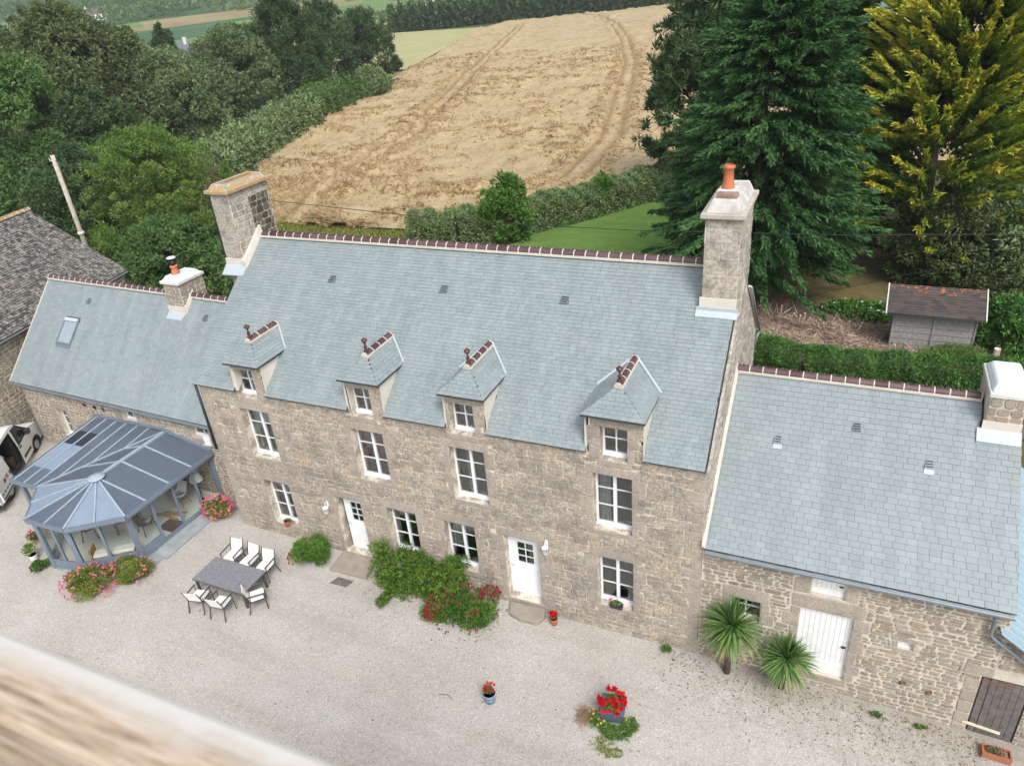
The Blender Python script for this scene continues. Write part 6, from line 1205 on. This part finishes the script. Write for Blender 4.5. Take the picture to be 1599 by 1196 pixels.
# cut stumps with dead twigs
for i, (x, y, lb) in enumerate([(14.9, 21.0, 'pollarded dead shrub nearest the big conifer trunk'), (15.8, 20.6, 'pollarded dead shrub, second from the big conifer'), (16.9, 20.3, 'forked dead shrub with long bare arms in the middle of the row'), (18.1, 20.1, 'dead stump with pale cut tops, left of the shed'), (19.2, 19.8, 'dead stump with bristling twigs close to the shed corner'), (21.4, 17.9, 'sawn dead shrub in front of the shed wall'), (24.4, 17.9, 'thick sawn stump at the right end of the shed')]):
    t = thing('cut_stump', (x, y, 0), lb, 'dead shrub', 'row of cut-back dead conifers'); b = MB(); c = MB(); R2 = random.Random(i*5+1)
    for k in range(5):
        a_ = k*1.3+i; l = R2.uniform(.5, 1.0); p0 = Vector((x+.1*math.cos(a_), y+.1*math.sin(a_), 0)); p1 = p0+Vector((.25*math.cos(a_)*l, .2*math.sin(a_)*l, .5*l)); p2 = p1+Vector((.2*math.cos(a_+.5), .15*math.sin(a_+.5), .55*l)); b.tube([p0, p1, p2], [.06, .045, .035], 6); c.lathe([(.04, 0), (.04, .02)], tuple(p2), 6)
    if i == 6: b.tube([(x+.3, y, 0), (x+.32, y, 1.15)], .13, 10); c.lathe([(.13, 0), (.12, .03)], (x+.32, y, 1.15), 10)
    b.build('branches', M_TWIG, t); c.build('cut_ends', M_CUT, t)
    n = 520; C0 = np.array([x, y, .25]); d = NR.normal(size=(n, 3))*np.array([1, .8, .35]); d /= np.linalg.norm(d, axis=1, keepdims=True); P_ = C0+d*NR.uniform(.1, .75, (n, 1)); P_[:, 2] = np.abs(P_[:, 2])+.03
    leafmesh('twigs', L_BRU, t, P_, d+NR.normal(size=(n, 3))*.5+np.array([0, 0, .25]), NR.uniform(.3, .8, n), .028, NR.random(n), bend=.1)
n = 30000; x = 14.2+NR.random(n)*9.2; y = np.where(x > 20.4, 17.9+NR.normal(size=n)*.4, 18.9+NR.normal(size=n)*.7); P_ = np.stack([x, y, .1+.5*NR.random(n)*fbm(x, y, 2, 5)*1.6], 1); leafmesh('dead_brushwood', L_BRU, None, P_, NR.normal(size=(n, 3))*np.array([1, 1, .3]), NR.uniform(.3, .8, n), .030, NR.random(n), kind='stuff', bend=.15)
bush('garden_plant_bed', 'patch of dark leafy perennials with white flowers left of the shed', 'plants', (19.6, 22.6, .25), 1.5, 4200, .16, L_THU, leafmat('white_petals', S((.7,.7,.66),(.8,.8,.78)), .3), 14, .09, .35, (1.15, .7))
bush('young_conifer', 'pale green young conifer sprawling beside the shed front', 'shrub', (23.3, 17.75, .75), 1.0, 5200, .13, L_VAL, None, flat_=.55, sq=(1.45, .5), lw=.25)
bush('yellow_garden_shrub', 'yellow-green shrub behind the shed roof', 'shrub', (22.3, 22.6, .8), .8, 1500, .16, L_YEL, None, flat_=.9, sq=(1.5, 1))

# ------------------------------------------------------------------ trees
cprof = lambda h: np.clip(1.03-h, 0, 1)**.38*np.where(h < .12, .75+h*2, 1)*(1+.12*np.sin(h*23))
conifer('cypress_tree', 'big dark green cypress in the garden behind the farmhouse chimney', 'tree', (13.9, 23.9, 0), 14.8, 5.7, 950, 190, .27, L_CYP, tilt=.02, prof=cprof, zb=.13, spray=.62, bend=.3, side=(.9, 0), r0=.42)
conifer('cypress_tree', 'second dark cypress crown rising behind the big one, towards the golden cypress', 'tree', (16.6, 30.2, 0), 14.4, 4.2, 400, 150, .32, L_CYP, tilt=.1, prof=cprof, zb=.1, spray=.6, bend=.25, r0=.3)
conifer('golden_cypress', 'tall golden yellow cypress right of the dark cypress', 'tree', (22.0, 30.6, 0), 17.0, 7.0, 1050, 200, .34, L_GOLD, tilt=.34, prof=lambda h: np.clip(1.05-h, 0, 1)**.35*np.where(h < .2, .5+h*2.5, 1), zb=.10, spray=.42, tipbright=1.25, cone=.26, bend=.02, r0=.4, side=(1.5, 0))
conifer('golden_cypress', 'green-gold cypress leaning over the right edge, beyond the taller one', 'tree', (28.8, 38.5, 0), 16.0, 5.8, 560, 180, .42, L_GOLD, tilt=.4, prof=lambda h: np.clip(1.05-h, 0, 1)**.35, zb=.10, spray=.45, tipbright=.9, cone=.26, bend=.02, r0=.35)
def pine(label, base, H, R, n, per, leaf, cr, z0=.25, mat=None, group='pine trees beside the wheat field'):
    return broadleaf('pine_tree', label, 'tree', base, H, R, n, per, leaf, mat or L_PINE, z0=z0, shape='dome', cr=cr, limbs=9, r0=.22, up=.5, droop=0, fill=.25, lw=.28, group=group)
pine('rough dark pine standing behind the left side of the big cypress', (7.2, 44.5, 0), 16.2, 4.6, 150, 190, .46, .72, .16, group=None)
pine('dark pine of the group, leftmost and tallest', (-62.8, 84.2, 0), 17.4, 5.8, 90, 190, .8, 1.15, .15); pine('dark pine of the group, the middle one', (-65.9, 97.8, 0), 15.2, 5.8, 75, 180, .8, 1.2, .25); pine('dark pine of the group, nearest the wheat', (-64.0, 106.9, 0), 13.0, 5.4, 75, 180, .85, 1.15, .12)
broadleaf('broadleaf_tree', 'dense dark green tree at the left edge behind the old building', 'tree', (-46.4, 27.3, 0), 14.4, 5.6, 110, 420, .42, L_OAK, z0=.02, cr=1.45)
broadleaf('broadleaf_tree', 'dark green tree at the far left edge under the skyline', 'tree', (-78.4, 49.0, 0), 15.4, 5.6, 90, 330, .6, L_OAK, z0=.05, cr=1.7)
broadleaf('broadleaf_tree', 'tall brownish green tree rising to the skyline at the left', 'tree', (-66.5, 49.4, 0), 17.4, 6.4, 130, 360, .55, L_OLV, z0=.02, cr=1.6)
broadleaf('broadleaf_tree', 'brown-green tree right of the tallest left-hand tree', 'tree', (-64.5, 54.1, 0), 15.0, 5.2, 90, 320, .52, L_OLV, z0=.02, cr=1.4)
broadleaf('broadleaf_tree', 'small dark tree in front of the brownish trees, above the utility pole', 'tree', (-42.8, 31.8, 0), 10.6, 4.6, 90, 380, .40, L_PINE, z0=.02, cr=1.2)
broadleaf('broadleaf_tree', 'dark thicket tree just behind the leaning pole', 'tree', (-34.5, 23.5, 0), 7.8, 4.2, 80, 330, .36, L_PINE, z0=.0, cr=1.1, lw=.5)
broadleaf('birch_tree', 'rounded grey-green tree with drooping twigs in the left thicket', 'tree', (-60.7, 57.1, 0), 11.4, 7.4, 170, 360, .5, L_BIR, z0=.05, cr=1.6, droop=.5)
broadleaf('fir_tree', 'small dark fir showing between the left-hand trees near the fields', 'tree', (-112.5, 107.1, 0), 12.8, 4.0, 60, 200, .8, L_PINE, z0=.1, shape='cone', cr=1.2)
broadleaf('broadleaf_tree', 'wide mid green tree in front of the pines', 'tree', (-65.8, 75.0, 0), 12.4, 7.2, 150, 340, .55, L_BIR, z0=.02, cr=1.7, droop=.3)
broadleaf('broadleaf_tree', 'mid green tree behind the wide one, reaching the pines', 'tree', (-90.6, 104.4, 0), 11.8, 6.0, 80, 240, .75, L_OAK, z0=.05, cr=1.8)
broadleaf('hawthorn_tree', 'yellow-green small-leaved tree behind the left wing chimney', 'tree', (-24.7, 21.3, 0), 9.6, 4.5, 170, 420, .17, L_YEL, z0=.03, cr=.72, lw=.5, up=.5, droop=0)
broadleaf('elder_bush', 'dark green bush at the foot of the yellow-green tree', 'tree', (-20.6, 17.6, 0), 4.6, 3.1, 110, 300, .2, L_OAK, z0=.0, cr=.7)
broadleaf('elder_bush', 'low dark bush between the yellow-green tree and the farmhouse chimney', 'tree', (-16.0, 19.0, 0), 3.4, 3.3, 110, 260, .2, L_OAK, z0=.0, cr=.62)
broadleaf('fig_bush', 'fresh green sapling standing in the garden hedge', 'shrub', (-3.0, 30.6, 0), 4.6, 1.6, 55, 150, .2, L_BRI, z0=.05, cr=.55, lw=.6, up=.4)
broadleaf('fig_bush', 'small bright bush sticking out of the hedge near the cypress', 'shrub', (1.4, 37.8, 0), 2.9, .9, 22, 130, .2, L_BRI, z0=.1, cr=.45, up=.3)
broadleaf('broadleaf_shrub', 'broad dull green shrub below the golden cypress', 'shrub', (23.6, 27.9, 0), 4.9, 2.9, 100, 340, .2, L_OLV, z0=.0, cr=.8); broadleaf('broadleaf_shrub', 'grey-green shrub at the right edge below the golden cypress', 'shrub', (26.9, 27.5, 0), 5.2, 2.7, 90, 320, .2, L_HED, z0=.0, cr=.8)
broadleaf('broadleaf_shrub', 'yellowish shrub right of the shed', 'shrub', (26.2, 22.3, 0), 3.3, 1.7, 60, 300, .18, L_OLV, z0=.0, cr=.6); broadleaf('broadleaf_shrub', 'dark green shrub hiding the right end of the shed', 'shrub', (25.5, 19.6, 0), 2.7, 1.4, 50, 300, .17, L_THU, z0=.0, cr=.55)
broadleaf('broadleaf_shrub', 'pale green round shrub at the foot of the pines', 'shrub', (-58.2, 98.0, 0), 4.2, 3.3, 50, 260, .5, L_HED, z0=.0, cr=1.1); broadleaf('broadleaf_shrub', 'rounded yellow-green broom bush at the pines', 'shrub', (-58.2, 82.5, 0), 3.9, 3.0, 50, 260, .45, L_YEL, z0=.0, cr=1.0)
broadleaf('fuchsia_bush', 'dark purple-leaved bush by the pale green shrub', 'shrub', (-62.0, 92.5, 0), 2.6, 2.6, 40, 220, .45, leafmat('purple_leaves', S((.04,.035,.045),(.08,.06,.075),(.16,.15,.22))), z0=.0, cr=.8)
bush('pink_rose_bush', 'bright pink flowering bush at the right edge beyond the barn', 'shrub', (25.75, 9.7, .1), .7, 900, .1, L_VAL, L_PINK, 120, .12, 1.0)
# long grass on the field margins
n = 26000; k_ = NR.random(n); x = np.where(k_ < .5, -25+NR.random(n)*19, 0); y = np.where(k_ < .5, 27.5+NR.random(n)*5, 0); yy = 32+NR.random(n)**1.3*90; x = np.where(k_ < .5, x, LX(yy)-2.8*NR.random(n)**1.0); y = np.where(k_ < .5, y, yy)
P_ = np.stack([x, y, gz(x, y)], 1); leafmesh('long_grass', L_GRA, None, P_, NR.normal(size=(n, 3))*.35+np.array([0, 0, 1]), NR.uniform(.2, .55, n), NR.uniform(.03, .06, n)*(1+y/90), NR.random(n), kind='stuff', bend=.25)
# far hedgerows and woods, too far to tell tree from tree
Cs = []; Rs = []
def line(x0, y0, x1, y1, h, step=9, skip=.12):
    L = math.hypot(x1-x0, y1-y0); n = int(L/step)
    for i in range(n):
        if RNG.random() < skip: continue
        t_ = (i+RNG.random()*.6)/n; x = x0+(x1-x0)*t_+RNG.uniform(-3, 3); y = y0+(y1-y0)*t_+RNG.uniform(-3, 3); r = h*RNG.uniform(.6, 1.15); Cs.append((x, y, g0(x, y)+r*.75)); Rs.append(r)
for a_ in [(-165, 385, -60, 470, 6), (-520, 420, -230, 520, 7), (-230, 520, 60, 600, 7), (-60, 400, -20, 600, 5), (40, 380, 120, 620, 6), (-900, 640, -420, 860, 8), (-420, 860, 150, 1000, 8), (-420, 330, -520, 560, 7), (-700, 420, -860, 760, 8), (-300, 560, -420, 900, 7), (-1500, 1000, -500, 1500, 11), (-500, 1500, 700, 1900, 12), (-1100, 700, -1400, 1300, 10), (-1900, 1300, -2100, 2100, 14), (-1500, 1900, -300, 2500, 16), (-560, 600, -700, 830, 7)]: line(*a_)
for cx, cy, s, n, h in [(-170, 285, 14, 12, 5), (-620, 520, 60, 46, 9), (-760, 620, 60, 40, 9), (-980, 900, 110, 60, 12), (-1700, 1700, 220, 80, 18), (-900, 1900, 260, 80, 18), (-2300, 2300, 350, 80, 24), (-130, 620, 60, 30, 8), (-175, 165, 12, 9, 4)]:
    for i in range(n): x = cx+NR.normal()*s; y = cy+NR.normal()*s*.5; r = h*RNG.uniform(.6, 1.2); Cs.append((x, y, g0(x, y)+r*.7)); Rs.append(r)
Cs = np.array(Cs); Rs = np.array(Rs); dist = np.hypot(Cs[:, 0]-18, Cs[:, 1]+14); per = 100; P_, D_, T_ = clumps(Cs, Rs, per, .6, .85, 0, .3); Lf = np.repeat(Rs, per)*.26
leafmesh('far_hedgerows', L_OAK, None, P_, D_, Lf*NR.uniform(.7, 1.3, len(P_)), Lf*.8, T_, kind='stuff')
# far farmhouses
def farhouse(label, x, y, rz, L, W_, H, wall, roof):
    z = g0(x, y); t = thing('far_house', (0, 0, 0), label, 'house'); b = MB(); b.box(-L/2, L/2, -W_/2, W_/2, -.5, H); b.build('wall', wall, t); b = MB(); b.raw([(-L/2-.3, -W_/2-.3, H), (L/2+.3, -W_/2-.3, H), (L/2+.3, W_/2+.3, H), (-L/2-.3, W_/2+.3, H), (-L/2-.3, 0, H+W_*.5), (L/2+.3, 0, H+W_*.5)], [(0, 1, 5, 4), (2, 3, 4, 5), (0, 4, 3), (1, 2, 5), (3, 2, 1, 0)]); R_ = b.build('roof', roof, t)
    for s in (-1, 1): b = MB(); b.box(s*L*.45-.4, s*L*.45+.4, -.5, .5, H+W_*.35, H+W_*.5+1.2); b.build('chimney', wall, R_)
    for i in range(3): x_ = -L*.3+i*L*.3; b = MB(); b.box(x_-.5, x_+.5, -W_/2-.03, -W_/2+.05, H*.35, H*.75); b.build('window', M_DARK, t)
    t.location = (x, y, z); t.rotation_euler = (0, 0, rz)
RW_ = flat('far_grey_roof', (.13,.14,.155), .7); farhouse('distant white-walled farmhouse with a brown roof above the left trees', -505, 420, .7, 15, 8, 5, M_WHT, flat('far_brown_roof', (.15,.10,.085), .8)); farhouse('distant long grey farm roof beside the white farmhouse', -540, 415, .4, 28, 9, 4, M_GRY, RW_)
farhouse('distant pale house on the slope, left of the far pines', -470, 560, .9, 13, 8, 5, M_CAP, RW_); farhouse('grey-roofed house half hidden behind the left-hand trees', -150, 142, .5, 13, 8, 3.4, M_CAP, RW_); farhouse('tiny white-walled house beyond the hedge of the wheat field', -203, 385, .3, 9, 6, 4, M_WHT, RW_)
# utility pole and cables
t = thing('utility_pole', (-26.4, 16.4, 0), 'pale wooden utility pole behind the old building roof', 'pole'); b = MB(); b.tube([(-26.4, 16.2, -.3), (-26.4, 16.2, 8.85)], [.17, .13], 10); b.build('pole', flat('pale_pole_wood', (.42,.38,.31), .85, .2, 3), t); b = MB(); b.tube([(-26.4, 16.2, 8.5), (-26.62, 16.1, 8.55), (-26.62, 16.1, 8.68)], .035, 6); b.build('insulator', M_CAP, t); b = MB(); b.lathe([(.22, 0), (.2, .18)], (-26.4, 16.2, 3.9), 12); b.build('pole_band', M_CAP, t)
b = MB(); b.tube([(-26.4, 16.2, 8.55), (-20.3, 16.2, 7.66), (-9.7, 16.2, 6.6), (1.4, 16.2, 6.0), (10.2, 16.2, 5.98), (18, 16.2, 6.2), (26, 16.2, 6.65), (44, 16.2, 8.6)], .018, 5); tag(b.build('power_cable', M_BLK), 'long black cable sagging across behind the main roof', 'cable')
b = MB(); b.tube([(-26.45, 16.1, 8.5), (-33, 13, 7.9), (-45, 6, 8.4)], .018, 5); tag(b.build('power_cable', M_BLK), 'short cable running left from the utility pole', 'cable')
b = MB(); b.tube([(12.8, 22, .9), (16.5, 22, .95), (21.6, 22, 2.7), (25.6, 22, 3.95), (32, 22, 6)], .014, 5); tag(b.build('power_cable', M_BLK), 'thin low cable slanting up over the garden shed', 'cable')

# ------------------------------------------------------------------ platform rail beside the camera
t = thing('wooden_railing', (18, -14.4, 14.6), 'blurred pale wooden railing close to the camera in the bottom corner', 'railing')
b = MB(); b.box(14.2, 19.3, -14.425, -14.345, 15.56, 15.68); b.build('top_rail', M_RAIL, t, bevel=.006); b = MB(); b.box(14.2, 19.3, -14.41, -14.37, 14.95, 15.05); b.build('lower_rail', M_RAIL, t)
for x in (14.25, 19.25): b = MB(); b.box(x-.05, x+.05, -14.43, -14.33, 14.55, 15.56); b.build('post', M_RAIL, t)
b = MB(); b.box(14.1, 22.0, -18, -14.42, 14.4, 14.55); tag(b.build('viewing_platform', M_WOODG), kind='structure')
for x in (14.3, 21.8):
    for y in (-17.8, -14.6): b = MB(); b.box(x-.12, x+.12, y-.12, y+.12, -1.5, 14.4); tag(b.build('platform_post', M_WOODG), kind='structure')

# ------------------------------------------------------------------ the air
b = MB(); b.box(-7500, 4500, -75, 8000, -3.5, 420); hz_ = b.build('haze', bpy.data.materials.new('thin_haze'), kind='stuff'); m = hz_.data.materials[0]; m.use_nodes = True; n = m.node_tree.nodes; l = m.node_tree.links; n.clear()
o = n.new('ShaderNodeOutputMaterial'); v = n.new('ShaderNodeVolumePrincipled'); v.inputs['Color'].default_value = (.90, .95, 1.0, 1); v.inputs['Density'].default_value = .0003; v.inputs['Anisotropy'].default_value = .2; l.new(v.outputs[0], o.inputs['Volume'])
